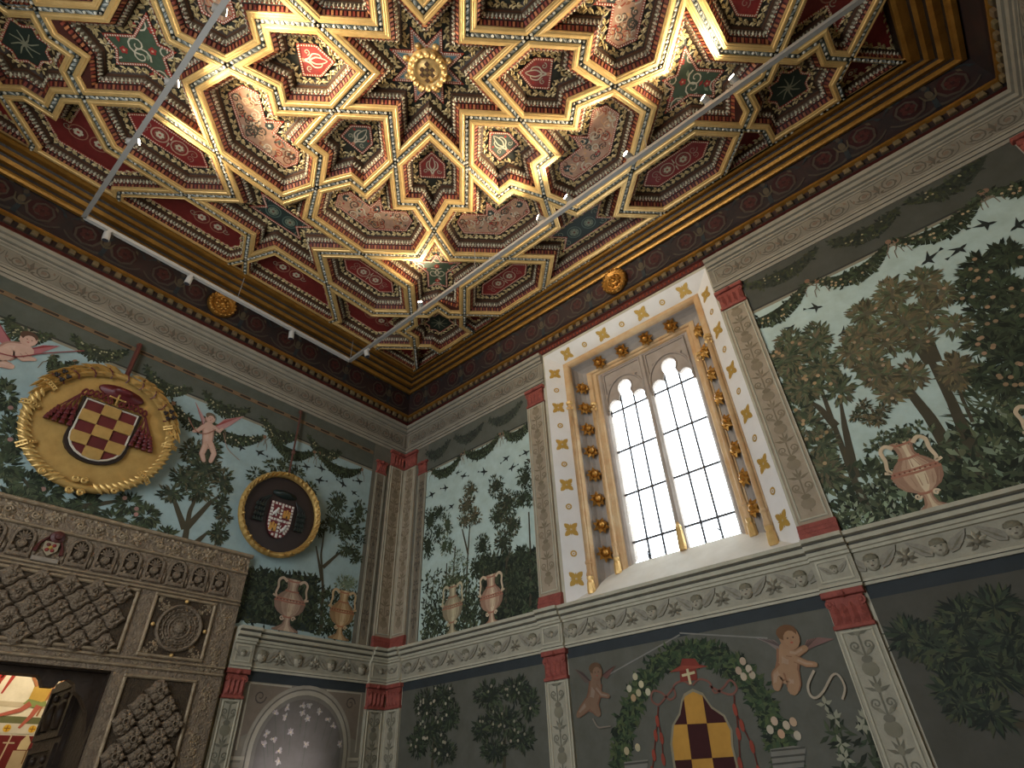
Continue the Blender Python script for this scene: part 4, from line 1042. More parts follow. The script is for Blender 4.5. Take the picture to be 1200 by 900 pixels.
def figure(x, z, cs, nm):
    f = MB(FC()); a, b, c = cs
    f.poly([(x-.09, z), (x+.1, z+.02), (x+.12, z-.16), (x+.06, z-.2), (x-.1, z-.17)], .006, a)
    f.poly([(x-.1, z-.17), (x+.05, z-.2), (x+.1, z-.18), (x+.12, z-.24), (x-.02, z-.27), (x-.14, z-.23)], .007, b)
    f.stroke([(x-.06, z-.22), (x-.14, z-.3), (x-.34, z-.37)], .07, .035, .008, c); f.stroke([(x+.04, z-.24), (x-.0, z-.36), (x-.08, z-.50)], .07, .03, .008, c)
    f.stroke([(x-.06, z-.02), (x-.16, z+.1), (x-.24, z+.2)], .04, .02, .008, lin('b0744a')); f.ell(x+.02, z+.08, .05, .06, .008, lin('c89468'), 10); f.ell(x+.02, z+.11, .055, .04, .009, lin('5a3a24'), 9)
    f.build(nm, M_fresco, chamber)
figure(-2.62, 2.98, (lin('c9a24a'), lin('8a9454'), lin('b4604c')), 'painted_figure'); figure(-3.2, 3.2, (lin('b8342a'), lin('a03024'), lin('c2583e')), 'painted_figure')
for x in (-2.82, -2.55): 
    f = MB(FC()); f.ell(x, 2.475, .042, .042, .006, lin('d8a830'), 12); f.stroke([(x-.03, 2.475), (x+.03, 2.475)], .01, .01, .007, lin('8a5a1c')); f.stroke([(x, 2.445), (x, 2.505)], .01, .01, .007, lin('8a5a1c')); f.build('painted_emblem', M_fresco, chamber)
f = MB(FC()); 
for x in (-2.57, -2.93):
    f.poly([(x-.06, 2.25), (x+.05, 2.25), (x+.06, 2.33), (x, 2.42), (x-.05, 2.34)], .006, lin('cbb58a')); f.poly([(x-.09, 2.24), (x+.08, 2.24), (x+.1, 1.7), (x-.12, 1.7)], .005, lin('b8a27e')); f.stroke([(x+.05, 2.25), (x+.05, 2.1)], .015, .015, .007, lin('7a5a34'))
f.stroke([(-2.74, 2.41), (-2.79, 1.8)], .016, .016, .006, lin('c0aa88')); f.stroke([(-2.8, 2.32), (-2.68, 2.32)], .014, .014, .006, lin('c0aa88'))
f.build('painted_vestments', M_fresco, chamber)
f = MB(FC())
for x in (-3.05, -2.95, -2.35): f.stroke([(x, 3.2), (x-.08, 2.85)], .06, .02, .006, lin('a8382c'))
f.stroke([(-2.42, 3.1), (-2.50, 2.62)], .02, .02, .006, lin('a86a3a')); f.stroke([(-2.47, 3.1), (-2.56, 2.62)], .02, .02, .006, lin('a86a3a')); f.build('painted_lances', M_fresco, chamber)
cl = bpy.data.lights.new('chamber_lamp', 'AREA'); cl.shape = 'RECTANGLE'; cl.size = 1.6; cl.size_y = .3; cl.energy = 60; cl.color = (1, .86, .66)
o = bpy.data.objects.new('chamber_lamp', cl); col.objects.link(o); o.location = (-3.0, 2.9, 4.3); o.rotation_euler = (PI*.12, 0, 0)
# ================================================================== FRESCOES
random.seed(99)
G_D = [lin('2e3526'), lin('3a4230'), lin('48503a'), lin('262b20')]
G_M = [lin('3f4833'), lin('525a41'), lin('62684c'), lin('343b2b')]
G_W = [lin('5a5540'), lin('6b6148'), lin('4a4633'), lin('77694c')]
G_L = [lin('7f8a70'), lin('8f987c'), lin('6f7a60'), lin('566048')]
SKY_R, SKY_L = lin('b7c8be'), lin('9bafae')
class Painter:
    """paints on one wall; coordinates are traced pixels, carried on to the wall's plane"""
    def __init__(s, F, mural): s.F = F; s.m = mural
    def w(s, p): return s.F.px(*p)
    def new(s): return MB(s.F)
    def done(s, b, name, label=None): 
        k = {'label': label} if label else {}
        return b.build(name, M_fresco, s.m, **k)
    def clus(s, b, px, py, rx, ry, n, L, cols, o, spread=1.0, wd=.24, out=True, lim=None):
        for i in range(n):
            a = U(0, 2*PI); q = .82*rnd()**.62
            X, Y = px+rx*q*math.cos(a), py+ry*q*math.sin(a)
            r, z = s.w((X, Y))
            if lim and not (lim[0] < r < lim[1] and lim[2] < z < lim[3]): continue
            r2, z2 = s.w((px, py)); ang = math.atan2(z-z2, r-r2)+U(-.9, .9)*spread if out else U(0, 2*PI)
            l = L*U(.7, 1.3); b.leaf(r, z, ang, l, l*wd, o+U(0, .0012), jit(random.choice(cols), .2))
    def trunk(s, b, pts, w0, w1, c, o):
        P = [s.w(p) for p in pts]
        Q = [P[0]]
        for i in range(len(P)-1):
            for t in (.33, .66, 1): Q.append((P[i][0]+(P[i+1][0]-P[i][0])*t, P[i][1]+(P[i+1][1]-P[i][1])*t))
        b.stroke(Q, w0, w1, o, c)
    def tree(s, trunks, clusters, L, cols, name='painted_tree', label=None, bark=None, o=.006, fruit=None, dens=1.0, lim=None, wd=.24, w0=.05, w1=.02, core=None):
        wd = min(wd, .17)
        b = s.new(); bark = bark or lin('4a4434')
        for t in trunks: s.trunk(b, t, w0, w1, bark, o)
        for (x, y, rx, ry) in clusters:
            if core:
                c = s.w((x, y)); e = s.w((x+rx, y)); f_ = s.w((x, y+ry)); ra = abs(e[0]-c[0])*.5; rb = abs(f_[1]-c[1])*.5; pts = []
                for k in range(20):
                    a = 2*PI*k/20; kk = U(.75, 1.1); pts.append((c[0]+ra*kk*math.cos(a), c[1]+rb*kk*math.sin(a)))
                if not lim or all(lim[0] < q[0] < lim[1] and lim[2] < q[1] < lim[3] for q in pts): b.poly(pts, o+.0006, core)
        clusters = [(x, y, rx*.9, ry*.9) for x, y, rx, ry in clusters]
        for (x, y, rx, ry) in clusters: s.clus(b, x, y, rx, ry, int(rx*ry*.62*dens)+16, L*.92, cols, o+.001, lim=lim, wd=wd)
        if fruit:
            for k in range(fruit[0]):
                x, y, rx, ry = random.choice(clusters); q = s.w((x+U(-rx, rx)*.8, y+U(-ry, ry)*.8))
                if lim and not (lim[0] < q[0] < lim[1]): continue
                b.ell(q[0], q[1], fruit[1], fruit[1], o+.003, jit(fruit[2], .15), 9)
        return s.done(b, name, label)
    def bird(s, px, py, size, c=lin('2c302c'), flip=1):
        b = s.new(); r, z = s.w((px, py)); k = size; a = U(-.4, .4); f = flip
        def R(x, y): return (r+f*(x*math.cos(a)-y*math.sin(a))*k, z+(x*math.sin(a)+y*math.cos(a))*k)
        b.poly([R(-.6, 0), (R(-.1, .12)), R(.45, .08), R(.62, 0), R(.4, -.1), R(-.1, -.12)], .006, c)
        b.poly([R(-.05, .05), R(-.3, .55), R(.22, .1)], .0065, c); b.poly([R(.0, -.05), R(.12, -.5), R(.28, -.02)], .0065, c); b.poly([R(-.55, 0), R(-.85, .14), R(-.85, -.1)], .0065, c)
        s.done(b, 'painted_bird')
    def garland(s, p0, p1, sag, width, cols, o=.006, dots=None, name='painted_garland', ribbon=True):
        b = s.new(); n = 22; a, c = s.w(p0), s.w(p1)
        pts = []
        for i in range(n+1):
            t = i/n; pts.append((a[0]+(c[0]-a[0])*t, a[1]+(c[1]-a[1])*t-sag*4*t*(1-t)))
        for i in range(n):
            t = (i+.5)/n; wv = width*(.2+.8*math.sin(PI*t)**.9)
            q, e = pts[i], pts[i+1]
            nx, ny = -(e[1]-q[1]), e[0]-q[0]; l = math.hypot(nx, ny); nx, ny = nx/l*wv/2, ny/l*wv/2
            b.add([(q[0]+nx, q[1]+ny, o), (e[0]+nx, e[1]+ny, o), (e[0]-nx, e[1]-ny, o), (q[0]-nx, q[1]-ny, o)], [(0, 1, 2, 3)], 0, cols[0])
        for k in range(130):
            t = rnd(); i = min(n-1, int(t*n)); q = pts[i]; wv = width*(.2+.8*math.sin(PI*t)**.9)
            x, y = q[0]+U(-.5, .5)*wv*.4, q[1]+U(-.5, .5)*wv
            b.leaf(x, y, U(0, 6.3), width*.32, width*.08, o+.0008, jit(random.choice(cols), .25))
        if dots:
            for k in range(dots[0]):
                t = U(.12, .88); q = pts[int(t*n)]; b.ell(q[0]+U(-.3, .3)*width, q[1]+U(-.3, .3)*width, dots[1], dots[1], o+.002, jit(dots[2], .15), 7)
        if ribbon:
            for q in (a, c):
                b.ell(q[0], q[1], .025, .025, o+.001, lin('8a6a54'), 8)
                for sgn in (-1, 1): b.stroke([(q[0], q[1]), (q[0]+sgn*.03, q[1]-.08), (q[0]+sgn*.05, q[1]-.10), (q[0]+sgn*.06, q[1]-.18)], .012, .006, o, lin('7a6a58'))
        return s.done(b, name)
    def vase(s, ptop, pbot, label, cb, cl, dark, foliage=False, sway=1.0, kind=0):
        t, q = s.w(ptop), s.w(pbot); H = t[1]-q[1]; r, z0 = q; b = s.new(); o = .010
        prof = [(.30, 0), (.30, .03), (.22, .06), (.10, .12), (.07, .20), (.085, .25), (.12, .28), (.25, .34), (.33, .42), (.36, .52), (.34, .60), (.24, .70), (.15, .76), (.12, .82), (.13, .90), (.19, .96), (.20, 1.0)]
        W = H*sway
        L = [(r-a*W, z0+h*H) for a, h in prof]; R_ = [(r+a*W, z0+h*H) for a, h in prof]
        for i in range(len(prof)-1):        # vertical tones painted by the fresco's own brush
            for f0, f1, c in ((-1, -.55, mixc(cb, dark, .45)), (-.55, -.1, cb), (-.1, .35, cl), (.35, .7, cb), (.7, 1, mixc(cb, dark, .6))):
                a0, h0 = prof[i]; a1, h1 = prof[i+1]
                b.add([(r+f0*a0*W, z0+h0*H, o), (r+f1*a0*W, z0+h0*H, o), (r+f1*a1*W, z0+h1*H, o), (r+f0*a1*W, z0+h1*H, o)], [(0, 1, 2, 3)], 0, c)
        for h, a in ((.60, .345), (.555, .365), (.96, .20), (.27, .12), (.76, .16)):
            b.stroke([(r-a*W, z0+h*H), (r, z0+(h-.012)*H), (r+a*W, z0+h*H)], .018*H/.6, .018*H/.6, o+.001, mixc(cb, lin('9a4a38'), .6))
        for k in range(9): b.ell(r-.3*W+.075*W*k, z0+.578*H, .008, .008, o+.0015, dark, 6)
        for k in range(7):
            x = -.9+.3*k; b.stroke([(r+x*.26*W, z0+.36*H), (r+x*.34*W, z0+.50*H)], .008, .004, o+.001, mixc(cb, dark, .3)); b.stroke([(r+x*.33*W, z0+.62*H), (r+x*.16*W, z0+.74*H)], .008, .004, o+.001, mixc(cb, dark, .35))
        for sgn in (-1, 1):
            b.stroke([(r+sgn*.15*W, z0+.93*H), (r+sgn*.25*W, z0+.99*H), (r+sgn*.34*W, z0+.93*H), (r+sgn*.33*W, z0+.80*H), (r+sgn*.36*W, z0+.68*H), (r+sgn*.33*W, z0+.62*H), (r+sgn*.42*W, z0+.64*H)], .034*H/.6, .022*H/.6, o, mixc(cl, dark, .12))
            b.spiral(r+sgn*.13*W, z0+.24*H, .05*W, 0, 1.3, .016, o+.001, cl, sgn)
        if foliage:
            for k in range(170):
                a = U(.1, PI-.1); l = U(.02, .26)*H*1.4; b.leaf(r+l*1.25*math.cos(a), z0+H+l*.55*math.sin(a)-.01, U(0, 6.3), .05, .012, o-.001, jit(random.choice(G_M), .25))
        s.done(b, 'painted_vase', label)
    def putto(s, head, label, parts, skin, hair, wings, extra=None, hr=.05):
        """parts: list of (pixel path, width0, width1) limbs, each drawn in flesh tones"""
        b = s.new(); o = .012
        for pts, c, e in wings:
            P = [s.w(p) for p in pts]; b.poly(P, o-.002, c)
            for k in range(4):
                t = (k+1)/5; i = len(P)//2
                b.stroke([P[0], (P[0][0]*(1-t)*.0+P[i][0]*t+P[i-1][0]*(1-t), P[i][1]*t+P[i-1][1]*(1-t))], .012, .004, o-.001, e)
        for pts, w0, w1 in parts:
            P = [s.w(p) for p in pts]; Q = [P[0]]
            for i in range(len(P)-1):
                for t in (.25, .5, .75, 1): Q.append((P[i][0]+(P[i+1][0]-P[i][0])*t, P[i][1]+(P[i+1][1]-P[i][1])*t))
            b.stroke(Q, w0*1.12, w1*1.12, o, mixc(skin, lin('6a3a2a'), .5)); b.stroke(Q, w0*.88, w1*.88, o, skin); b.stroke([(q[0]-w0*.12, q[1]+w0*.05) for q in Q], w0*.35, w1*.3, o, mixc(skin, (1, .95, .85), .07))
            b.ell(Q[-1][0], Q[-1][1], w1*.5, w1*.5, o, skin, 8); b.ell(Q[0][0], Q[0][1], w0*.45, w0*.45, o, skin, 10)
        o += .005; b.k = 0; h = s.w(head); b.ell(h[0], h[1], hr*1.02, hr*1.15, o+.002, mixc(skin, lin('8a4a38'), .1), 14); b.ell(h[0]-hr*.15, h[1]+hr*.55, hr*1.05, hr*.75, o+.0025, hair, 12); b.ell(h[0]+hr*.1, h[1]-hr*.1, hr*.72, hr*.8, o+.003, skin, 12)
        for sg in (-1, 1): b.ell(h[0]+hr*.1+sg*hr*.28, h[1], hr*.1, hr*.07, o+.0035, lin('4a2c20'), 6)
        b.ell(h[0]+hr*.1, h[1]-hr*.45, hr*.16, hr*.07, o+.0035, lin('a0483a'), 6); b.ell(h[0]+hr*.1, h[1]-hr*.2, hr*.08, hr*.14, o+.0034, mixc(skin, lin('8a4a38'), .25), 6)
        for pts, w0, w1, c in (extra or []): b.stroke([s.w(p) for p in pts], w0, w1, o+.002, c)
        s.done(b, 'painted_cherub', label)
    def bush(s, name, quad, n, L, cols, o=.004, lim=None, label=None, wd=.2, base=None):
        """low foliage filling a traced four-cornered patch"""
        b = s.new(); P = [np.array(p, float) for p in quad]
        if base: b.poly([s.w(p) for p in quad], o-.001, base)
        for i in range(n):
            u, v = rnd(), rnd()**1.0; q = (P[0]*(1-u)+P[1]*u)*(1-v)+(P[3]*(1-u)+P[2]*u)*v
            r, z = s.w(q)
            if lim and not (lim[0] < r < lim[1] and lim[2] < z < lim[3]): continue
            l = L*U(.6, 1.4); b.leaf(r, z, U(.3, PI-.3) if rnd() < .7 else U(0, 6.3), l, l*wd, o+U(0, .002), jit(random.choice(cols), .22))
        return s.done(b, name, label)
def mural(F, r0, r1, z0, z1, c, label, name='mural', cat='mural'):
    e = empty(name, F.P((r0+r1)/2, z0, 0), label=label, cat=cat)
    b = MB(F); b.box(r0, r1, z0, z1, .0004, .003, 0, c); b.build('painted_ground', M_fresco, e)
    return e
def shade_band(P, e, r0, r1, z0, z1, c):  # shade along the fresco's top, put in as a darker band
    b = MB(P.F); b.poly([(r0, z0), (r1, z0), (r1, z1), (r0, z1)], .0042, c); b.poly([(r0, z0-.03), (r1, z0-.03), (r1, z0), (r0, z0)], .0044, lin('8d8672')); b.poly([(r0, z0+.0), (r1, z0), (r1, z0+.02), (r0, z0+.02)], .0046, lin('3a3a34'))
    b.build('painted_shade_band', M_fresco, e)

# ---------------- right of the window
e = mural(WR, 5.50, 7.92, 3.085, 5.92, SKY_R, 'garden fresco of orange trees and a pink urn between window and room corner')
P = Painter(WR, e); LIM = (5.51, 7.91, 3.09, 5.48)
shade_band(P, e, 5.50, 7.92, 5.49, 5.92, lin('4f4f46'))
P.tree([[(1033, 660), (1018, 600), (1000, 560), (978, 500), (962, 455), (955, 425)], [(980, 500), (960, 478), (940, 465)], [(1003, 560), (990, 500), (985, 470)]],
       [(925, 420, 22, 30), (958, 398, 18, 22), (962, 430, 22, 22), (940, 455, 26, 20), (908, 432, 16, 22), (984, 456, 15, 16), (925, 398, 12, 12), (945, 500, 20, 24), (963, 520, 16, 18), (935, 480, 15, 15), (968, 552, 20, 24)],
       .085, G_M+G_W[:2], label='slender orange tree with rounded crowns', lim=LIM, fruit=(26, .017, lin('a88c68')), w0=.07, w1=.02, core=lin('4c5440'), dens=.8)
P.tree([[(1165, 590), (1140, 530), (1115, 470), (1092, 425), (1080, 385)], [(1120, 540), (1090, 490), (1055, 445), (1035, 425)], [(1092, 425), (1075, 405), (1062, 398)], [(1096, 425), (1092, 400)]],
       [(1045, 345, 20, 20), (1082, 332, 18, 18), (1015, 368, 22, 16), (1012, 392, 24, 14), (1060, 378, 24, 20), (1088, 366, 20, 18), (1105, 345, 14, 12), (1040, 402, 20, 14), (1005, 398, 16, 12), (998, 415, 18, 14), (1030, 440, 22, 16), (1068, 440, 16, 16), (1020, 428, 20, 14), (1120, 382, 14, 10), (1078, 402, 14, 12), (1045, 460, 16, 12)],
       .085, G_W+G_M[1:3], label='tall brown-green tree with two leaning trunks', lim=LIM, fruit=(18, .014, lin('a88c70')), w0=.10, w1=.03, core=lin('5f5a48'), dens=.75)
P.tree([[(1230, 500), (1200, 440), (1185, 400)], [(1200, 455), (1185, 425)]],
       [(1150, 312, 18, 14), (1180, 300, 22, 16), (1138, 325, 12, 10), (1172, 340, 24, 22), (1135, 345, 14, 10), (1150, 365, 16, 8), (1190, 385, 24, 22), (1165, 380, 18, 14), (1160, 405, 18, 14), (1185, 420, 24, 16), (1145, 400, 14, 8), (1150, 440, 16, 10), (1180, 450, 24, 14), (1200, 350, 20, 24)],
       .085, G_D+G_M[:1], label='dark orange tree reaching in from the room corner', lim=LIM, fruit=(34, .017, lin('9c8062')), w0=.06, core=lin('39412f'), dens=.8)
P.tree([[(1140, 495), (1128, 468), (1121, 445)]], [(1120, 435, 16, 22)], .09, G_W, label='small round topiary tree on a thin stem', lim=LIM, w0=.025, core=lin('6a5c48'))
P.tree([[(1030, 500), (1022, 480)]], [(1012, 478, 9, 8), (1030, 490, 8, 8), (1035, 480, 6, 6), (1018, 492, 7, 7), (1005, 488, 7, 6)], .05, G_W+G_D, name='painted_shrub', lim=LIM, wd=.45, w0=.015, core=lin('584f3c'))
P.bush('painted_undergrowth', [(965, 560), (1200, 478), (1215, 590), (1005, 660)], 1500, .085, G_D+G_M+G_L[:1], lim=LIM, label='dense low plants along the foot of the fresco')
P.bush('painted_undergrowth', [(965, 590), (1060, 560), (1075, 640), (1010, 660)], 420, .06, G_D+G_L, lim=LIM)
P.bush('painted_undergrowth', [(1100, 540), (1200, 520), (1215, 585), (1120, 610)], 520, .07, G_D, lim=LIM)
P.bush('painted_reeds', [(1130, 440), (1175, 455), (1185, 520), (1140, 530)], 90, .19, G_M, lim=LIM, wd=.07)
P.vase((1073, 512), (1098, 601), 'pink two-handled urn painted below the leaning trees', lin('bd9c80'), lin('dcc6a4'), lin('7a4a3c'), True, .78)
P.vase((1240, 462), (1272, 549), 'second pink urn half hidden at the corner', lin('bd9c80'), lin('dcc6a4'), lin('7a4a3c'), True, .78)
for p0, p1 in (((868, 380), (946, 330)), ((957, 330), (1041, 284)), ((1050, 283), (1149, 227)), ((1155, 224), (1240, 180))): P.garland(p0, p1, .17, .17, G_D+G_M[:2], dots=(10, .012, lin('b59d78')))
for p0, p1 in (((872, 335), (958, 290)), ((972, 285), (1053, 243)), ((1062, 238), (1155, 178))): P.garland(p0, p1, .13, .17, [lin('363a2e'), lin('43462f'), lin('2c3028')], o=.0055, dots=(7, .010, lin('9a9070')), ribbon=False, name='painted_shaded_garland')
for x, y, z, f in ((955, 361, .12, 1), (1090, 303, .14, -1), (1123, 294, .13, 1), (1153, 264, .14, 1), (1195, 263, .13, -1), (925, 386, .11, 1), (990, 389, .11, -1)): P.bird(x, y, z, flip=f)

# ---------------- between the room corner and the window
e = mural(WR, .54, 2.50, 3.085, 5.92, SKY_R, 'garden fresco of tall slim trees and two urns beside the room corner')
P = Painter(WR, e); LIM = (.55, 2.49, 3.09, 5.47)
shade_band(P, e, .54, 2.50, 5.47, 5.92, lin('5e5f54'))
P.bush('painted_undergrowth', [(497, 672), (560, 662), (560, 742), (495, 755)], 750, .06, G_D+G_M, lim=LIM, label='leafy plants behind the pale urn')
P.bush('painted_undergrowth', [(497, 705), (562, 695), (562, 742), (495, 755)], 700, .06, G_D, lim=LIM)
P.bush('painted_undergrowth', [(562, 655), (630, 645), (632, 722), (564, 738)], 1600, .07, G_D+[lin('20261e')], lim=LIM, label='dark thicket behind the pink urn', base=lin('2c332b'))
P.tree([[(533, 740), (531, 680), (534, 640)]], [(505, 610, 9, 18), (515, 600, 8, 10), (502, 640, 8, 20), (514, 625, 6, 12)], .06, G_D, lim=LIM, w0=.02, label='tall dark tree beside the corner pilasters', core=lin('39412f'))
P.tree([[(545, 730), (548, 660), (551, 615)], [(549, 650), (542, 620)]], [(552, 575, 10, 12), (548, 592, 12, 14), (556, 605, 10, 12), (545, 610, 9, 10)], .06, G_W+G_D, lim=LIM, w0=.03, label='brown-green tree with a pointed crown', core=lin('55523e'))
P.tree([[(522, 720), (524, 660)]], [(525, 615, 7, 16), (521, 640, 6, 14), (528, 640, 5, 10)], .05, G_M, lim=LIM, w0=.02, core=lin('46503a'))
P.tree([[(593, 720), (594, 660), (592, 620)], [(594, 660), (600, 640)]], [(582, 570, 11, 16), (595, 590, 16, 20), (585, 605, 14, 18), (600, 615, 12, 18), (590, 635, 12, 16)], .06, G_D+G_W[:1], lim=LIM, w0=.03, label='broad dark tree in the middle of the thicket', core=lin('343a2b'))
P.tree([[(622, 720), (622, 650), (620, 600)]], [(616, 560, 12, 16), (624, 580, 10, 16), (612, 585, 12, 12), (622, 545, 7, 8)], .06, G_D, lim=LIM, w0=.03, label='dark tree leaning to the window pilaster', core=lin('343a2b'))
P.tree([[(566, 730), (567, 660)]], [(566, 640, 10, 18), (572, 660, 12, 16), (560, 665, 10, 16), (612, 655, 12, 20), (605, 680, 16, 18)], .055, G_D, lim=LIM, w0=.03, core=lin('2d3427'))
P.tree([[(540, 720), (541, 680)]], [(538, 650, 6, 7), (545, 658, 5, 6), (533, 662, 7, 9), (532, 678, 9, 8)], .04, G_L+G_M, name='painted_shrub', lim=LIM, w0=.012)
P.vase((529, 686), (530, 746), 'pale weathered urn among the slim trees', lin('a89a7c'), lin('c4b896'), lin('5e5240'), True, .8)
P.vase((577, 673), (577, 734), 'pink urn standing clear on the ledge by the dark thicket', lin('b4937a'), lin('d6c0a0'), lin('6e4638'), False, .86)
for p0, p1 in (((507, 551), (541, 533)), ((545, 530), (586, 509)), ((590, 508), (626, 487))): P.garland(p0, p1, .16, .16, G_D+G_M[:2])
for p0, p1 in (((500, 530), (528, 515)), ((533, 512), (567, 495)), ((573, 492), (612, 470))): P.garland(p0, p1, .14, .16, [lin('3e433a'), lin('4a4c40'), lin('33382f')], o=.0055, ribbon=False, name='painted_shaded_garland')
for x, y, z, f in ((506, 580, .13, 1), (522, 572, .12, 1), (544, 558, .12, -1), (567, 553, .13, 1), (593, 538, .12, 1), (601, 548, .12, -1), (616, 531, .12, 1), (529, 594, .11, 1), (537, 554, .08, -1)): P.bird(x, y, z, flip=f)

# ---------------- left wall, above the portal
e = mural(WL, -6.84, -.60, 3.10, 5.92, SKY_L, 'long blue-green garden fresco behind the two hanging coats of arms')
P = Painter(WL, e); LIM = (-6.8, -.61, 3.12, 5.46)
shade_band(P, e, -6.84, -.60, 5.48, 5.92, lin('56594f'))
b = MB(WL); b.box(-6.84, -.62, 5.725, 5.775, .003, .012, 0, lin('7a6248'))
for i in range(26): b.poly([(-6.7+i*.235, 5.74), (-6.56+i*.235, 5.74), (-6.56+i*.235, 5.765), (-6.7+i*.235, 5.765)], .0125, lin('3a2e24'))
b.build('painted_beam', M_fresco, e)
P.tree([[(62, 600), (70, 575), (85, 545)], [(66, 598), (110, 592), (150, 585)], [(60, 598), (40, 575), (25, 560)], [(85, 600), (140, 612)]],
       [(8, 465, 12, 22), (12, 510, 14, 26), (8, 545, 14, 22), (30, 565, 20, 14), (15, 585, 18, 14), (55, 580, 18, 16), (100, 590, 18, 14), (150, 590, 16, 12), (170, 605, 16, 14), (130, 608, 18, 10), (75, 600, 16, 10), (160, 625, 14, 10), (195, 628, 12, 8)],
       .075, G_D+G_M[:2], label='spreading tree behind the chequered coat of arms', lim=LIM, fruit=(6, .022, lin('a07a70')), w0=.08, w1=.02)
P.tree([[(215, 640), (222, 600), (235, 570)], [(216, 620), (205, 590), (195, 575)], [(217, 620), (245, 590), (258, 580)], [(225, 640), (245, 622)]],
       [(225, 530, 14, 16), (245, 528, 16, 16), (240, 550, 24, 18), (215, 560, 18, 14), (262, 565, 12, 18), (200, 578, 18, 10), (232, 575, 18, 14), (258, 590, 10, 8), (255, 625, 12, 14), (262, 605, 10, 8)],
       .07, G_D+G_W[:1], label='dense tree between the two coats of arms', lim=LIM, w0=.07, w1=.02, core=lin('3b4234'), dens=.9)
P.tree([[(322, 580), (322, 560)]], [(300, 556, 12, 8), (322, 545, 14, 10), (345, 556, 14, 12), (335, 545, 8, 8), (362, 575, 10, 12)], .06, G_M+G_D, label='feathery crown rising behind the small coat of arms', lim=LIM)
P.tree([[(376, 740), (378, 690), (376, 650), (380, 620)], [(378, 665), (395, 650), (405, 645)], [(377, 680), (370, 640)]],
       [(395, 590, 14, 16), (420, 600, 10, 16), (405, 620, 20, 16), (388, 612, 12, 14), (422, 628, 9, 12), (408, 645, 16, 10), (418, 655, 8, 8), (372, 620, 9, 12)],
       .06, G_D+G_M[:2], label='leafy tree beside the corner pilasters', lim=LIM, w0=.05, w1=.015, core=lin('414a3a'), dens=.9)
P.bush('painted_undergrowth', [(280, 668), (372, 676), (368, 742), (272, 725)], 1300, .07, G_D+[lin('222a24')], lim=LIM, label='dark thicket behind the pink urn by the portal', base=lin('2e3733'))
P.bush('painted_undergrowth', [(368, 690), (430, 698), (429, 757), (366, 745)], 750, .06, G_D+G_M[:1], lim=LIM, label='looser plants behind the ochre urn')
P.tree([], [(405, 685, 16, 13)], .045, G_L, name='painted_shrub', lim=LIM, core=lin('6f7c68'), label='pale round bush above the ochre urn')
P.vase((334, 677), (333, 740), 'pink urn next to the portal corner', lin('a58c78'), lin('c0aa92'), lin('5e4038'), False, .95)
P.vase((398, 691), (396, 750), 'ochre urn with rings nearer the room corner', lin('b09068'), lin('cbb088'), lin('6a4c30'), False, .85)
for p0, p1, d in (((62, 418), (88, 424), 0), ((203, 473), (262, 498), 1), ((240, 492), (310, 512), 1), ((317, 510), (368, 530), 0), ((374, 531), (424, 550), 0)): P.garland(p0, p1, .16, .16, G_D+G_M[:2], dots=(16, .011, lin('b9b294')) if d else None)
for p0, p1 in (((8, 372), (62, 392)), ((88, 395), (150, 412)), ((172, 432), (225, 455)), ((240, 460), (292, 480)), ((308, 490), (350, 510)), ((362, 512), (400, 530))): P.garland(p0, p1, .15, .17, [lin('3a4030'), lin('4a5038'), lin('2f352a')], o=.0055, dots=(14, .010, lin('a09a78')), ribbon=False, name='painted_shaded_garland')
for x, y, z, f in ((281, 524, .12, 1), (305, 531, .12, -1), (358, 547, .12, 1), (376, 549, .12, 1), (375, 563, .13, -1), (401, 567, .13, 1), (420, 564, .12, 1), (415, 578, .1, -1)): P.bird(x, y, z, flip=f)
SK = lin('c8a390'); WG = lin('b08080')
P.putto((246, 491), 'flying pink cherub between the two coats of arms', [([(244, 500), (243, 512), (242, 522)], .13, .10), ([(241, 520), (236, 532), (238, 540)], .07, .045), ([(246, 520), (250, 532), (246, 541)], .07, .045), ([(238, 500), (231, 505), (226, 506)], .05, .03), ([(250, 501), (256, 506), (260, 503)], .05, .03)],
        SK, lin('6a5a48'), [([(238, 499), (232, 480), (228, 470), (240, 492)], lin('b8908c'), lin('a0605c')), ([(252, 500), (262, 492), (286, 488), (268, 500), (258, 505)], lin('b88a86'), lin('a0504c'))], [([(220, 490), (228, 505), (240, 509), (252, 504)], .012, .012, lin('9a6a58')), ([(261, 508), (265, 525), (274, 535), (280, 540)], .010, .006, lin('9a7a6c'))], .055)
P.putto((33, 399), 'winged pink cherub flying above the chequered coat of arms', [([(28, 412), (14, 410), (2, 416)], .17, .15), ([(2, 418), (-10, 424), (6, 428), (12, 430)], .10, .06), ([(26, 416), (32, 420), (40, 422)], .06, .035), ([(20, 416), (26, 422), (36, 422)], .05, .03)],
        SK, lin('5a4234'), [([(14, 404), (4, 388), (-6, 372), (-2, 400), (6, 406)], lin('a86a6c'), lin('7a3438')), ([(32, 410), (50, 405), (70, 406), (48, 414), (34, 416)], lin('a86a6c'), lin('8a3c3e'))], [([(-4, 414), (20, 419), (50, 415), (98, 412)], .014, .010, lin('8a4444'))], .07)

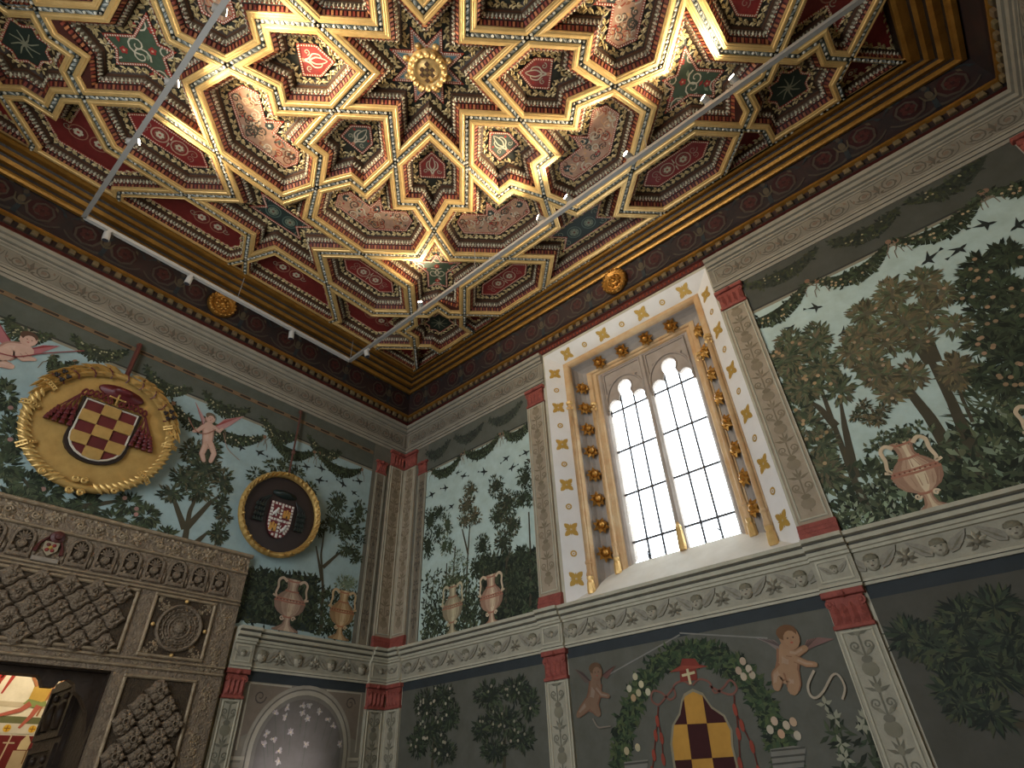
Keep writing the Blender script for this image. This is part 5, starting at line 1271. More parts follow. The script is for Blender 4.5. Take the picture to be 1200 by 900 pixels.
# ---------------- lower panels
DK, DK2 = lin('5b5a50'), lin('4e4c43')
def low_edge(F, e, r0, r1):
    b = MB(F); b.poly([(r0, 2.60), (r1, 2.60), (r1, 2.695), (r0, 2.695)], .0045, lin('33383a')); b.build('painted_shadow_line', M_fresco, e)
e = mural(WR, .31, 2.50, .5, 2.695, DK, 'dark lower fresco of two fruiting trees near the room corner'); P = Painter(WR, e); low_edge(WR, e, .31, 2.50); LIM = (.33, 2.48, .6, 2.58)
P.tree([[(505, 930), (508, 880), (510, 850)]], [(500, 825, 18, 18), (520, 815, 16, 14), (505, 855, 22, 20), (528, 840, 14, 18), (490, 870, 14, 18), (520, 880, 18, 16)], .07, G_D+[lin('2b3029')], label='left fruiting tree of the dark panel', lim=LIM, fruit=(36, .016, lin('a09884')), core=lin('2f342c'), dens=.9)
P.tree([[(590, 930), (592, 880), (592, 850)]], [(575, 815, 22, 18), (605, 808, 22, 16), (622, 825, 12, 20), (590, 845, 26, 20), (565, 855, 12, 16), (612, 865, 18, 16), (580, 880, 18, 14)], .07, G_D+[lin('2b3029')], label='dense dark tree next to the pilaster', lim=LIM, fruit=(26, .014, lin('8a8470')), core=lin('2b302a'), dens=.9)
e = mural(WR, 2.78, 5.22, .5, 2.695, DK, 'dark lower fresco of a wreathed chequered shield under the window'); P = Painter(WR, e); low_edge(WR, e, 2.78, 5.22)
cen = P.w((815, 890)); b = P.new()
R1 = [P.w(p) for p in ((728, 905), (728, 870), (735, 840), (748, 810), (765, 785), (785, 770), (808, 763), (830, 766), (852, 775), (872, 790), (888, 810), (902, 838), (915, 870), (925, 905))]
for k in range(2200):
    i = random.randrange(len(R1)-1); t = rnd(); x = R1[i][0]*(1-t)+R1[i+1][0]*t; y = R1[i][1]*(1-t)+R1[i+1][1]*t
    b.leaf(x+U(-.07, .07), y+U(-.06, .06), U(0, 6.3), .075, .014, .006+U(0, .002), jit(random.choice([lin('2c3a26'), lin('3c4a30'), lin('4a5434'), lin('222a1e')]), .2))
P.done(b, 'painted_wreath', 'leafy green wreath around the chequered shield')
for gx, gy, cc in ((745, 793, 'b3a98a'), (738, 807, 'b8b094'), (749, 812, 'a89e7c'), (760, 811, 'b8b094'), (743, 818, 'a88c68'), (752, 802, 'c0b490'), (871, 775, 'b09a84'), (866, 786, 'a8927c'), (878, 784, 'b8a894'), (872, 793, 'b0a28a'), (882, 791, 'a89a84'), (908, 845, 'b8a088'), (903, 855, 'b0a490'), (916, 860, 'c09a7c'), (922, 850, 'b8a890'), (930, 846, 'b89c80'), (935, 862, 'b0a490'), (735, 880, 'a89a78'), (748, 876, 'b0a484')):
    q = P.w((gx, gy)); b = P.new(); b.ell(q[0], q[1], .026, .030, .010, lin(cc), 10); P.done(b, 'painted_fruit')
b = P.new(); hat = [P.w(p) for p in ((785, 788), (798, 780), (800, 772), (815, 772), (820, 779), (830, 781), (816, 784), (818, 797), (798, 799), (797, 787))]; b.poly(hat, .010, lin('7a3428')); b.poly([P.w(p) for p in ((785, 788), (800, 780), (830, 781), (812, 784))], .011, lin('8e4434'))
P.done(b, 'painted_hat', 'red cardinal hat above the painted shield')
b = P.new(); b.stroke([P.w((806, 784)), P.w((810, 802))], .022, .022, .013, lin('c0b48c')); b.stroke([P.w((800, 792)), P.w((815, 788))], .02, .02, .013, lin('c0b48c')); P.done(b, 'painted_cross')
b = P.new()
for path in ([(810, 803), (800, 798), (790, 804), (792, 815), (785, 820), (776, 812), (766, 810), (764, 820), (772, 826), (780, 818), (790, 806)], [(812, 803), (820, 796), (832, 800), (838, 812), (848, 806), (856, 797), (864, 806), (858, 814), (846, 811), (832, 804)]): b.stroke([P.w(p) for p in path], .016, .016, .009, lin('7a5044'))
P.done(b, 'painted_cord', 'knotted reddish cord hanging from the painted hat')
shp = [(802, 813), (812, 807), (824, 812), (835, 828), (850, 838), (859, 856), (860, 875), (866, 900), (870, 940), (800, 950), (790, 900), (786, 872), (788, 850), (796, 836), (799, 820)]
b = P.new(); b.poly([P.w(p) for p in shp], .0085, lin('8a8068')); c0 = np.mean(np.array(shp), axis=0)
inn = [tuple(c0+(np.array(p)-c0)*.93) for p in shp]; b.poly([P.w(p) for p in inn], .0092, lin('b8883a')); sh_ = P.done(b, 'painted_shield', 'long gold and dark red chequered shield')
def poly_clip_half(poly, a, b_, keep):
    out = []; n = len(poly)
    sd = lambda p: ((b_[0]-a[0])*(p[1]-a[1])-(b_[1]-a[1])*(p[0]-a[0]))*keep
    for i in range(n):
        p, q = poly[i], poly[(i+1) % n]; sp_, sq_ = sd(p), sd(q)
        if sp_ >= 0: out.append(p)
        if sp_*sq_ < 0: t = sp_/(sp_-sq_); out.append((p[0]+(q[0]-p[0])*t, p[1]+(q[1]-p[1])*t))
    return out
vl = [((801, 810), (816, 930)), ((823, 810), (842, 930))]; hl = [((780, 850), (865, 846)), ((780, 892), (870, 886))]
cols_ = [(None, vl[0]), (vl[0], vl[1]), (vl[1], None)]; rows_ = [(None, hl[0]), (hl[0], hl[1]), (hl[1], None)]
for i, (a, c) in enumerate(cols_):
    for j, (u, v) in enumerate(rows_):
        if (i+j) % 2 == 1: continue
        q = list(inn)
        if a: q = poly_clip_half(q, a[0], a[1], -1)
        if c and len(q) > 2: q = poly_clip_half(q, c[0], c[1], 1)
        if u and len(q) > 2: q = poly_clip_half(q, u[0], u[1], 1)
        if v and len(q) > 2: q = poly_clip_half(q, v[0], v[1], -1)
        if len(q) > 2: b = P.new(); b.poly([P.w(p) for p in q], .0100, lin('3a1512')); link_ = b.build('dark_check', M_fresco, sh_)
for path in ([(772, 828), (771, 845), (769, 862), (767, 885), (765, 905)], [(772, 845), (776, 865), (778, 890)], [(861, 815), (862, 832), (870, 850), (882, 875), (890, 905)], [(863, 830), (866, 860), (868, 895)]):
    b = P.new(); b.stroke([P.w(p) for p in path], .014, .010, .009, lin('5a2a20'))
    for p in path[1:]: q = P.w(p); b.ell(q[0], q[1], .018, .045, .010, lin('8e4030'), 8)
    P.done(b, 'painted_tassel')
b = P.new()
for p0, p1 in (((715, 790), (797, 744)), ((797, 742), (900, 748))): b.stroke([P.w(p0), P.w(p1)], .012, .012, .008, lin('7d7a72'))
P.done(b, 'painted_string')
SK2 = lin('9c7a5c')
P.putto((926, 748), 'brown winged cherub pulling a string right of the wreath', [([(924, 762), (924, 778), (922, 790)], .15, .15), ([(920, 786), (912, 792), (911, 805)], .11, .06), ([(928, 788), (931, 800), (930, 808)], .11, .08), ([(922, 764), (934, 766), (944, 760)], .06, .045), ([(932, 772), (946, 778), (956, 779)], .05, .035)],
        SK2, lin('6a4a30'), [([(916, 758), (908, 750), (886, 748), (900, 754), (912, 763)], lin('7a6c64'), lin('5a4c48')), ([(940, 765), (946, 750), (960, 747), (978, 749), (955, 758)], lin('7a5c54'), lin('5a443c'))], [([(955, 786), (948, 802), (950, 814), (957, 818), (966, 810), (976, 792), (984, 792), (991, 806), (988, 820)], .018, .014, lin('a89a86'))], .075)
P.putto((700, 788), 'faint brown cherub leaning to the wreath beside the pilaster', [([(699, 800), (697, 815), (694, 826)], .13, .13), ([(691, 824), (684, 832), (679, 838)], .10, .05), ([(697, 828), (702, 836)], .10, .06), ([(698, 804), (706, 814), (714, 816)], .05, .035)],
        lin('7a604c'), lin('5e4632'), [([(694, 800), (684, 788), (674, 784), (686, 800)], lin('5f5048'), lin('4a3c36')), ([(706, 792), (715, 784), (722, 780), (712, 796)], lin('6a4a42'), lin('52382f'))], [([(696, 842), (702, 852), (710, 852), (717, 851)], .014, .010, lin('807466'))], .065)
b = P.new(); bs_ = [(903, 878), (930, 874), (945, 876), (942, 905), (908, 910)]; b.poly([P.w(p) for p in bs_], .0095, lin('77746a'))
for k in range(4): b.stroke([P.w((904, 880+k*8)), P.w((944, 876+k*8))], .012, .012, .0105, lin('4a4840'))
P.done(b, 'painted_basket', 'pale basket holding the right end of the wreath')
b = P.new(); bs_ = [(732, 893), (760, 890), (758, 915), (734, 918)]; b.poly([P.w(p) for p in bs_], .0095, lin('77746a')); b.stroke([P.w((732, 896)), P.w((760, 893))], .014, .014, .0105, lin('4a4840')); P.done(b, 'painted_basket', 'pale basket holding the left end of the wreath')
b = P.new()
for x, y in ((966, 822), (978, 838), (985, 868), (1010, 845), (990, 885), (1012, 838)):
    q = P.w((x, y)); b.stroke([q, (q[0]+U(-.02, .02), q[1]-.35)], .012, .016, .006, lin('3a422e'))
    for k in range(6): b.leaf(q[0], q[1]-.02, U(0, 6.3), .06, .014, .0075, lin('8f8d78'))
    for k in range(16): b.leaf(q[0]+U(-.04, .04), q[1]-U(.08, .4), U(0, 6.3), .09, .014, .0068, jit(random.choice(G_D), .2))
P.done(b, 'painted_lilies', 'pale lilies growing below the string of the cherub')
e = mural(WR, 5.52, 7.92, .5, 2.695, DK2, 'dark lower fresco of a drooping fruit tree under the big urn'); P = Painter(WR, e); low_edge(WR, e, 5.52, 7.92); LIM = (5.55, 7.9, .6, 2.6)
P.tree([[(1260, 860), (1200, 810), (1170, 790)], [(1210, 850), (1170, 845), (1140, 850)]], [(1065, 745, 16, 16), (1085, 755, 16, 14), (1130, 722, 24, 14), (1165, 712, 26, 16), (1120, 740, 20, 12), (1110, 765, 24, 14), (1145, 765, 28, 18), (1180, 745, 28, 20), (1130, 790, 26, 14), (1165, 790, 26, 14), (1115, 810, 12, 12), (1130, 825, 18, 14), (1160, 835, 20, 12), (1190, 770, 20, 16)],
       .10, [lin('2e352a'), lin('3a4232'), lin('262b24'), lin('4a4f38')], label='drooping dark tree with long narrow leaves', lim=LIM, w0=.06, wd=.13, dens=.8, core=lin('2b3029'))

# ---- painted arch with flowers on the left wall
e = mural(WL, -1.83, -.32, .5, 2.695, lin('7b7466'), 'grey painted arch framing a bunch of pale flowers'); P = Painter(WL, e); low_edge(WL, e, -1.83, -.32)
cx_, cz_ = -1.075, 1.98
b = P.new()
for R_, c, o in ((.635, lin('8f8878'), .005), (.60, lin('5f5a50'), .0055), (.585, lin('97907e'), .006), (.54, lin('6a655a'), .0065), (.50, lin('5c574f'), .007)):
    b.poly([(cx_+R_, 1.0), ]+[(cx_+R_*math.cos(a), cz_+R_*math.sin(a)) for a in [PI*i/24 for i in range(25)]]+[(cx_-R_, 1.0)], o, c)
P.done(b, 'painted_arch')
for s in (-1, 1):
    b = P.new(); x0 = cx_+s*.70
    arcp = [(cx_+s*.64*math.cos(a), cz_+.64*math.sin(a)) for a in [.25+1.0*i/10 for i in range(11)]]
    b.poly([(x0, cz_+.13)]+arcp[:]+[(cx_+s*.22, 2.585), (x0, 2.585)], .0048, lin('74685a'))
    b.stroke([(x0, 2.0), (x0, 2.585), (cx_+s*.22, 2.585)], .02, .02, .0056, lin('a39b88')); b.spiral(cx_+s*.56, 2.47, .07, 0, 1.4, .016, .0056, lin('4e463e'), s); P.done(b, 'painted_spandrel')
    b = P.new(); b.box(x0-.1, x0+.1, 1.86, 1.90, .003, .008, 0, lin('8f8878')); b.box(x0-.1, x0+.1, 1.92, 1.95, .003, .008, 0, lin('a39b88')); P.done(b, 'painted_impost')
for gx, gy in ((322, 836), (336, 829), (334, 840), (354, 827), (362, 826), (354, 835), (374, 834), (384, 843), (390, 851), (360, 842), (340, 858), (358, 872), (320, 866), (312, 860), (326, 880), (398, 872), (326, 892), (308, 872)):
    q = P.w((gx, gy)); b = P.new()
    for k in range(6): b.leaf(q[0], q[1], U(0, 6.3), .042, .014, .0085, jit(lin('938b84'), .15))
    b.ell(q[0], q[1], .012, .012, .0095, lin('b8a888'), 7); b.stroke([q, (q[0]*.85+cx_*.15, q[1]-.2)], .006, .006, .0078, lin('4e5044')); P.done(b, 'painted_flower')
# ================================================================== HANGING COATS OF ARMS
random.seed(5)
RED, GLD, BLK = lin('5c1a1c'), lin('c69440'), lin('20140f')
M_gilt = mat('burnished_gilding', lin('cfab66'), .38, metal=.5, noise=.5, nscale=7, c2=lin('97733c'), bump=.15, bscale=25)
M_gilt_f = mat('flat_gilding', lin('b89656'), .5, metal=.3, noise=.5, nscale=9, c2=lin('8f6c38'), bump=.1)
def leafhull(m, x, y, z, a, L, w, h, mt=0, c=(1, 1, 1)):
    ca, sa = math.cos(a), math.sin(a)
    def q(u, v, hh): return (x+ca*u-sa*v, y+sa*u+ca*v, z+hh)
    m.add([q(0, 0, 0), q(L*.35, w, h*.2), q(L*.7, w*.8, h*.2), q(L, 0, h*.1), q(L*.7, -w*.8, h*.2), q(L*.35, -w, h*.2), q(L*.4, 0, h), q(L*.75, 0, h*.8)],
          [(0, 1, 6), (1, 2, 7, 6), (2, 3, 7), (3, 4, 7), (4, 5, 6, 7), (5, 0, 6)], mt, c)
def tilt(F, r, z, o, t): return F.mat(r, z, o) @ Matrix.Rotation(t, 4, 'X')
# --- large chequered arms
Wt = tilt(WL, -3.92, 4.66, .10, .05)
A = link(bpy.data.objects.new('coat_of_arms', None), None, Wt, label='large gilded roundel with a red and gold chequered shield under a cardinal hat', cat='coat of arms', group='hanging coats of arms')
R = .62
m = MB(LF); m.lathe([(R, -.06), (R, .0), (R*.95, .01), (0, .012)], 48, 0); m.build('gilt_field', M_gilt_f, A, world=Wt)
wr = MB(LF); wr.tube([(R*math.cos(2*PI*k/48), R*math.sin(2*PI*k/48), .02) for k in range(48)], .038, 10, closed=True); wreath = wr.build('wreath_core', M_gilt_f, A, smooth=True, world=Wt)
for k in range(34):       # long petals of the upper wreath
    a = PI*.13+PI*.74*k/33
    for row, (rr, l) in enumerate(((R-.05, .19), (R+.0, .20), (R+.045, .18))):
        if (k+row) % 2: continue
        q = MB(LF); d = 1 if a > PI/2 else -1
        leafhull(q, rr*math.cos(a), rr*math.sin(a), .050-.012*abs(row-1), a+PI/2*d+U(-.05, .05)-.14*d, l, .019, .045)
        q.build('gilded_petal', M_gilt, wreath, world=Wt)
for k in range(9):
    a = PI*.18+PI*.64*k/8; q = MB(LF); q.tube([((R+t)*math.cos(a+.03*math.sin(t*40)), (R+t)*math.sin(a+.03*math.sin(t*40)), .085-abs(t)*.5) for t in (-.07, -.035, 0, .035, .07)], .007, 5, 0, RED); q.build('red_binding', M_lacq, wreath, world=Wt)
for s in (-1, 1):         # fluted lower ropes, collars and black trefoils
    for k in range(18):
        a = -PI*.5+s*(PI*.06+PI*.50*k/17); q = MB(LF)
        leafhull(q, (R-.06)*math.cos(a), (R-.06)*math.sin(a), .045, a+s*.75, .15, .020, .038)
        q.build('rope_strand', M_gilt, wreath, smooth=True, world=Wt)
    for a in (s*.13*PI if s > 0 else PI-.13*PI, s*.02*PI if s > 0 else PI+.0*PI, -PI*.5+s*PI*.30):
        q = MB(LF)
        for t in (-.018, .018):
            aa = a+t*1.4; q.tube([((R+u)*math.cos(aa), (R+u)*math.sin(aa), .085-abs(u)*.55) for u in (-.075, -.04, 0, .04, .075)], .010, 6)
        for u in range(7): q.ball(((R-.07+.023*u)*math.cos(a), (R-.07+.023*u)*math.sin(a), .085-abs(-.07+.023*u)*.5), .010, n=6)
        q.build('beaded_collar', M_gilt, wreath, world=Wt)
    a0 = PI*.5-s*PI*.30
    for i, (dr, da) in enumerate(((-.03, -.05), (-.03, .06), (.03, -.05), (.03, .06))):
        a = a0+da; q = MB(LF); x, y = (R+dr)*math.cos(a), (R+dr)*math.sin(a)
        for k in range(3): b_ = 2*PI*k/3+a; q.ball((x+.013*math.cos(b_), y+.013*math.sin(b_), .09), .016, 0, BLK, 6)
        q.build('black_trefoil', M_lacq, wreath, world=Wt)
    for c in ((s*.045, -R-.055), (s*.035, -R+.06), (s*.30, -R+.045)):
        q = MB(LF); q.tube([(c[0]+.03*(1-.6*t)*math.cos(s*t*9), c[1]+.03*(1-.6*t)*math.sin(s*t*9), .07) for t in [i/14 for i in range(15)]], .014, 6)
        q.build('ribbon_curl', M_gilt, wreath, smooth=True, world=Wt)
# shield with its chequers
sw, st, sb = .235, .24, -.34
def shield_outline(w, t, b, n=10):
    pts = [(-w, t), (w, t), (w, b+.20)]
    for i in range(1, n): a = PI*i/n; pts.append((w*math.cos(a), b+.20-.20*math.sin(a)))
    pts.append((-w, b+.20)); return pts[::-1]
m = MB(LF); m.prism(shield_outline(sw+.035, st+.02, sb-.035), .01, .045, 0, BLK); sh = m.build('shield_board', M_lacq, A, world=Wt)
m = MB(LF); oo = shield_outline(sw, st, sb); m.tube([(x, y, .052) for x, y in oo], .011, 6, 0, lin('c9c0ae'), closed=True); m.build('silver_rim', M_lacq, sh, world=Wt)
for i in range(3):
    for j in range(5):
        x0, x1 = -sw+2*sw*i/3, -sw+2*sw*(i+1)/3; y1, y0 = st-(st-sb)*j/5, st-(st-sb)*(j+1)/5
        cell = [(x0, y0), (x1, y0), (x1, y1), (x0, y1)]
        q = list(oo)
        for a, b_ in ((cell[0], cell[1]), (cell[1], cell[2]), (cell[2], cell[3]), (cell[3], cell[0])): q = poly_clip_half(q, a, b_, 1) if len(q) > 2 else q
        if len(q) < 3: continue
        b = MB(LF); red = (i+j) % 2 == 0
        b.prism(q, .04, .047 if red else .066, 0, jit(RED, .1) if red else (1, 1, 1)); b.build('chequer', M_lacq if red else M_gilt_f, sh, world=Wt, **({'label': 'dark red chequer'} if red else {}))
m = MB(LF)     # hat
m.lathe([(.0, .0), (.20, .0), (.215, .02), (.20, .04), (.10, .05), (.085, .10), (.06, .13), (0, .135)], 24, 0, RED)
for i, v in enumerate(m.v): m.v[i] = (v[0], v[1]*.36+v[2]*.1, .03+v[2]*.75)
m.build('cardinal_hat', M_lacq, A, smooth=True, world=Wt @ Matrix.Translation((.02, .41, .0)))
m = MB(LF); m.tube([(0, .26, .07), (0, .42, .075)], .010, 6); m.tube([(-.065, .335, .075), (.065, .335, .075)], .009, 6); m.ball((0, .43, .075), .018, n=7); m.ball((-.07, .335, .075), .013, n=6); m.ball((.07, .335, .075), .013, n=6); m.build('gilt_cross', M_gilt, A, world=Wt)
for s in (-1, 1):
    m = MB(LF)
    pts = []
    for k in range(41):
        t = k/40; pts.append((s*(.03+.27*t), .285+.055*t*(1-t)*2+.032*math.sin(t*3*2*PI), .06))
    m.tube(pts, .0105, 6, 0, RED); pts = [(p[0], .57+.11*(i/40)*(1-i/40)*2-p[1]+.0, .068) for i, p in enumerate(pts)]; m.tube(pts, .0105, 6, 0, RED)
    cord = m.build('knotted_cord', M_lacq, A, world=Wt)
    for i in range(4):
        for_r = i
        m = MB(LF); x0 = s*(.30+.035*i); x1 = s*(.275+.062*i); pts = [(s*.30, .27, .05), (x0, .18-.03*i, .05), (x1, -.05, .05)]
        m.tube(pts, .007, 5, 0, RED)
        for k in range(4): t = .25+.25*k; x = pts[1][0]*(1-t)+pts[2][0]*t; y = pts[1][1]*(1-t)+pts[2][1]*t; m.lathe([(0, .028), (.014, .02), (.018, 0), (.026, -.03), (.024, -.04), (0, -.042)], 7, 0, RED, origin=(x, y, .055), axis='z')
        m.build('tassel_chain', M_lacq, A, world=Wt)
m = MB(WL); m.tube([(-3.92, 5.80, .06), (-3.92, 5.30, .10)], .024, 6, 0, lin('5c3028')); m.lathe([(0, .03), (.03, .02), (.03, 0)], 8, 0, lin('5c3028'), origin=(-3.92, 5.80, .03)); m.build('hanging_strap', M_lacq, A, label='red hanging strap')
# --- small dark arms
Wt = tilt(WL, -1.885, 4.375, .08, .05); R = .485
A = link(bpy.data.objects.new('coat_of_arms', None), None, Wt, label='smaller dark roundel with a quartered red and white shield in a gilded laurel wreath', cat='coat of arms', group='hanging coats of arms')
m = MB(LF); m.lathe([(R, -.05), (R, .0), (0, .004)], 40, 0, lin('2a1c18')); m.build('dark_field', M_lacq, A, world=Wt)
wr = MB(LF); wr.tube([(R*math.cos(2*PI*k/40), R*math.sin(2*PI*k/40), .02) for k in range(40)], .034, 8, closed=True); wreath = wr.build('wreath_core', M_gilt, A, smooth=True, world=Wt)
for k in range(44):
    a = 2*PI*k/44; d = 1 if math.cos(a) > 0 else -1
    for row in (-1, 1):
        q = MB(LF); rr = R+row*.028; leafhull(q, rr*math.cos(a), rr*math.sin(a), .040, a+PI/2*d+row*d*.3, .15, .023, .045); q.build('laurel_leaf', M_gilt, wreath, world=Wt)
    if k % 4 == 0: q = MB(LF); q.ball((R*math.cos(a), R*math.sin(a), .085), .02, n=7); q.build('laurel_berry', M_gilt, wreath, smooth=True, world=Wt)
m = MB(LF); sw, st, sb = .15, .13, -.30
m.prism(shield_outline(sw, st, sb), .004, .03, 0, lin('6a1c20'), lin('3a1012')); sh = m.build('quartered_shield', M_lacq, A, world=Wt)
o2 = shield_outline(sw-.02, st-.02, sb+.02, 8)
def dot(x, y, w=.0135, c=lin('d8d2c6')):
    q = MB(LF); q.bevbox(x-w, x+w, y-w, y+w, .03, .038, .003, 0, c); q.build('white_billet', M_lacq, sh, world=Wt)
tot = []
for i in range(len(o2)):
    a, b_ = o2[i], o2[(i+1) % len(o2)]; l = math.hypot(b_[0]-a[0], b_[1]-a[1]); n = max(1, round(l/.042))
    for k in range(n): dot(a[0]+(b_[0]-a[0])*k/n, a[1]+(b_[1]-a[1])*k/n)
for k in range(9): dot(0, .08-k*.042); 
for k in range(3): dot(-.045-.038*k+.02, -.085); dot(.045+.038*k-.02, -.085)
for sx, sy, lionq in ((-1, 1, 1), (1, 1, 0), (-1, -1, 0), (1, -1, 1)):
    x, y = sx*.07, -.085+sy*.09; q = MB(LF)
    if lionq:
        c = lin('d8d4cc'); q.tube([(x-.03, y-.035, .036), (x-.01, y-.01, .04), (x+.012, y+.025, .04)], [.012, .02, .015], 6, 0, c); q.ball((x+.018, y+.04, .04), .017, 0, c, 7)
        for l in ((.035, .015), (.04, -.012), (.01, -.05), (-.04, -.055)): q.tube([(x, y, .038), (x+l[0], y+l[1], .036)], .007, 5, 0, c)
        q.tube([(x-.03, y-.03, .036), (x-.05, y, .036), (x-.04, y+.035, .036)], .005, 5, 0, c); q.build('silver_lion', M_lacq, sh, world=Wt)
    else:
        c = lin('c08a3c'); q.bevbox(x-.045, x+.045, y-.05, y+.01, .03, .042, .004, 0, c)
        for dx in (-.033, 0, .033): q.bevbox(x+dx-.012, x+dx+.012, y+.01, y+(.055 if dx == 0 else .04), .03, .042, .003, 0, c)
        q.bevbox(x-.008, x+.008, y-.05, y-.02, .042, .044, .001, 0, BLK); q.build('gold_castle', M_lacq, sh, world=Wt)
m = MB(LF); m.lathe([(0, 0), (.15, 0), (.16, .015), (.08, .035), (.065, .08), (0, .085)], 20, 0, lin('1f2a26'))
for i, v in enumerate(m.v): m.v[i] = (v[0], v[1]*.3+v[2]*.1, .01+v[2]*.6)
m.build('dark_hat', M_lacq, A, smooth=True, world=Wt @ Matrix.Translation((0, .24, 0)))
for s in (-1, 1):
    for i in range(4):
        m = MB(LF); x0 = s*(.22+.03*i); m.tube([(s*.16, .20, .015), (x0-s*.01, .1, .02), (x0, -.14, .02)], .006, 5, 0, lin('1d2420'))
        for k in range(4): m.lathe([(0, .022), (.013, .015), (.02, -.02), (0, -.028)], 6, 0, lin('262e28'), origin=(x0, .05-.06*k, .022), axis='z')
        m.build('dark_tassel', M_lacq, A, world=Wt)
m = MB(WL); m.tube([(-1.885, 5.86, .05), (-1.885, 4.85, .09)], .014, 6, 0, lin('5c3a30')); m.lathe([(0, .03), (.03, .02), (.03, 0)], 8, 0, lin('5c3a30'), origin=(-1.885, 5.86, .03)); m.ball((-1.885, 5.22, .08), .028, 0, lin('6a4234'), 8); m.build('hanging_cord', M_lacq, A, label='thin reddish hanging cord')

# ================================================================== TRACK LIGHTING
TZ = 6.70; XL, XR, YF = -4.95, -1.55, -.50
M_track_dim = mat('dimmed_track_enamel', lin('8f8a82'), .5, spec=.5); M_track_lit = mat('lit_track_enamel', lin('b8b3aa'), .5, spec=.5); M_trackd = mat('track_slot', lin('3a3c44'), .5); M_lens = mat('lit_lens', lin('fff2dd'), .3, emit=((1, .86, .62), 40))  # one track enamel in a shaded and a lit tone, light put into colour
trk = empty('lighting_track', (-3.25, YF, TZ), label='pale rectangular lighting track hung below the gilded ceiling frame', cat='lighting track')
def rail(p, q, mt=None):
    m = MB(); w, h = .022, .02
    a, b = Vector(p), Vector(q); d = (b-a).normalized(); n = Vector((0, 0, 1)).cross(d)*w; u = Vector((0, 0, h))
    vs = [a+n-u, a-n-u, a-n+u, a+n+u, b+n-u, b-n-u, b-n+u, b+n+u]; m.add([tuple(v) for v in vs], [(0, 1, 2, 3), (4, 5, 6, 7), (0, 1, 5, 4), (1, 2, 6, 5), (2, 3, 7, 6), (3, 0, 4, 7)])
    o = m.build('track_rail', mt or M_track_dim, trk)
    m = MB(); n2 = n*.35; uu = Vector((0, 0, h+.002)); vs = [a+n2+uu, a-n2+uu, b-n2+uu, b+n2+uu]; m.add([tuple(v) for v in vs], [(0, 1, 2, 3)]); m.build('track_slot', M_trackd, o)
rail((XL, YF, TZ), (XR, YF, TZ), M_track_lit); rail((XR, YF, TZ), (XR, -7.9, TZ)); rail((XL, YF, TZ), (XL, -7.9, TZ))
for x, y in ((XL, YF), (XR, YF), (-3.25, YF), (XR, -3.0), (XR, -5.4), (XR, -7.6), (XL, -3.0), (XL, -5.4), (XL, -7.6)):
    m = MB(); m.tube([(x, y, TZ+.02), (x, y, 7.12)], .004, 5); m.build('suspension_wire', M_track_dim, trk)
def head(loc, aim, label, power, on=True, spread=1.75, blend=1.0, white=False, colr=(1, .84, .60), softness=.09):
    loc = Vector(loc); d = (Vector(aim)-loc).normalized(); up = d.z > 0
    mt = M_track_dim if up else M_track_lit
    t = empty('track_spotlight', loc, label=label, cat='spotlight', group='spotlights on the lighting track')
    sg = 1 if up else -1; side = Vector((0, 0, .10*sg)); c = loc+side
    m = MB(); m.box(loc.x-.018, loc.x+.018, loc.y-.035, loc.y+.035, loc.z+sg*.0225, loc.z+sg*.05); m.build('adapter', mt, t)
    m = MB(); m.tube([tuple(loc+side*.5), tuple(c)], .008, 6); m.build('bracket', mt, t)
    m = MB(); m.tube([tuple(c-d*.055), tuple(c-d*.05), tuple(c+d*.05)], [.022, .034, .036], 14); hb = m.build('lamp_head', mt, t, smooth=False)
    m = MB(); m.tube([tuple(c+d*.0505), tuple(c+d*.054)], .030, 14); m.build('lens', M_lens if on else M_trackd, t)
    if on:
        l = bpy.data.lights.new('spot_beam', 'SPOT'); l.energy = power; l.color = colr; l.spot_size = spread; l.spot_blend = blend; l.shadow_soft_size = softness
        o = bpy.data.objects.new('spot_beam', l); col.objects.link(o); o.location = c+d*.10; o.rotation_euler = d.to_track_quat('-Z', 'Y').to_euler()
PW = 150
cA = (-3.39, -4.14, 7.2)
for i, y in enumerate((-1.68, -2.52, -3.39)):
    head((XL, y, TZ), (-3.2+.1*i, -3.0-.5*i, 7.2), ['uplighter nearest the portal wall on the far track rail', 'middle uplighter of the far track rail', 'third uplighter along the far track rail'][i], PW)
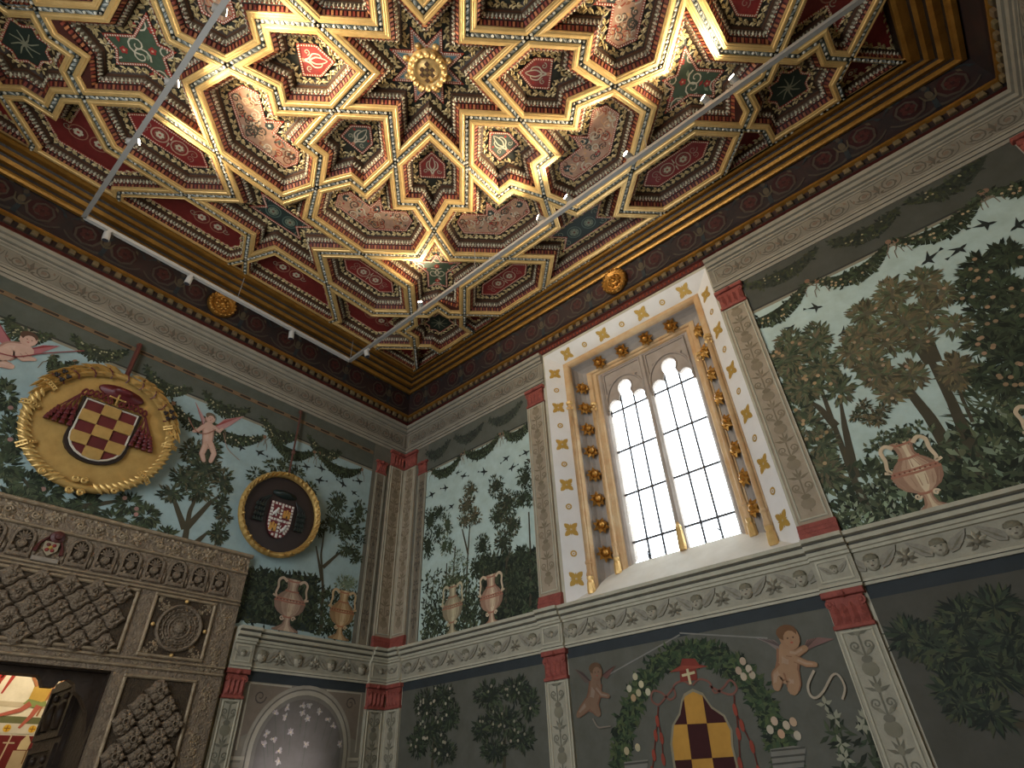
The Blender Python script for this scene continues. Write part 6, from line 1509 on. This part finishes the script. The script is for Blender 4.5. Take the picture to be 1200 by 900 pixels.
for i, y in enumerate((-4.05, -4.44, -5.20)):
    head((XR, y, TZ), (-3.3-.2*i, -3.0-.75*i, 7.2), ['uplighter in front of the window on the near rail', 'uplighter beside the window centre on the near rail', 'uplighter past the window edge on the near rail'][i], PW*.72)
for i, y in enumerate((-6.06, -6.34)):
    head((XR, y, TZ), (-2.6, -5.6-.4*i, 7.2), ['first of the paired spotlights towards the corner urn fresco', 'second of the paired spotlights towards the corner urn fresco'][i], PW*.8)
for i, y in enumerate((-2.01, -.91)):
    head((XR, y, TZ), (-2.3+.3*i, -2.6-.0*i, 7.2) if i == 0 else (-.6, -1.4, 3.2), ['spotlight in front of the slim tree fresco', 'unlit spotlight nearest the room corner'][i], PW*.8, on=(i == 0))
for i, x in enumerate((-4.70, -3.82, -2.47)):
    head((x, YF, TZ), [(-4.3, -.2, 4.2), (-3.9, -.1, 4.4), (-2.0, -.1, 4.2)][i], ['unlit white spotlight at the end of the short rail', 'white spotlight turned down to the chequered coat of arms', 'white spotlight turned down to the small coat of arms'][i], 0, on=False)
# low lamp that washes the painted arch from below the picture
ul = empty('floor_uplighter', (-1.25, -.75, 0), label='small floor uplighter in front of the painted arch', cat='lamp')
m = MB(); m.lathe([(.09, 0), (.09, .015), (.015, .02), (.012, 1.1), (.05, 1.12), (.06, 1.2)], 14, 0, origin=(-1.25, 0, -.75), axis='z')
m.v = [(v[0], v[2], v[1]) for v in m.v]; m.build('lamp_stand', M_trackd, ul)
m = MB(); m.lathe([(0, 1.195), (.055, 1.196)], 14, 0, origin=(-1.25, 0, -.75), axis='z'); m.v = [(v[0], v[2], v[1]) for v in m.v]; m.build('lens', M_lens, ul)
l = bpy.data.lights.new('uplighter_beam', 'SPOT'); l.energy = 75; l.color = (.92, .88, 1.0); l.spot_size = 1.2; l.spot_blend = 1.0; l.shadow_soft_size = .05
o = bpy.data.objects.new('uplighter_beam', l); col.objects.link(o); o.location = (-1.25, -.75, 1.23); o.rotation_euler = (Vector((-1.2, -.0, 1.75))-Vector((-1.25, -.75, 1.23))).to_track_quat('-Z', 'Y').to_euler()
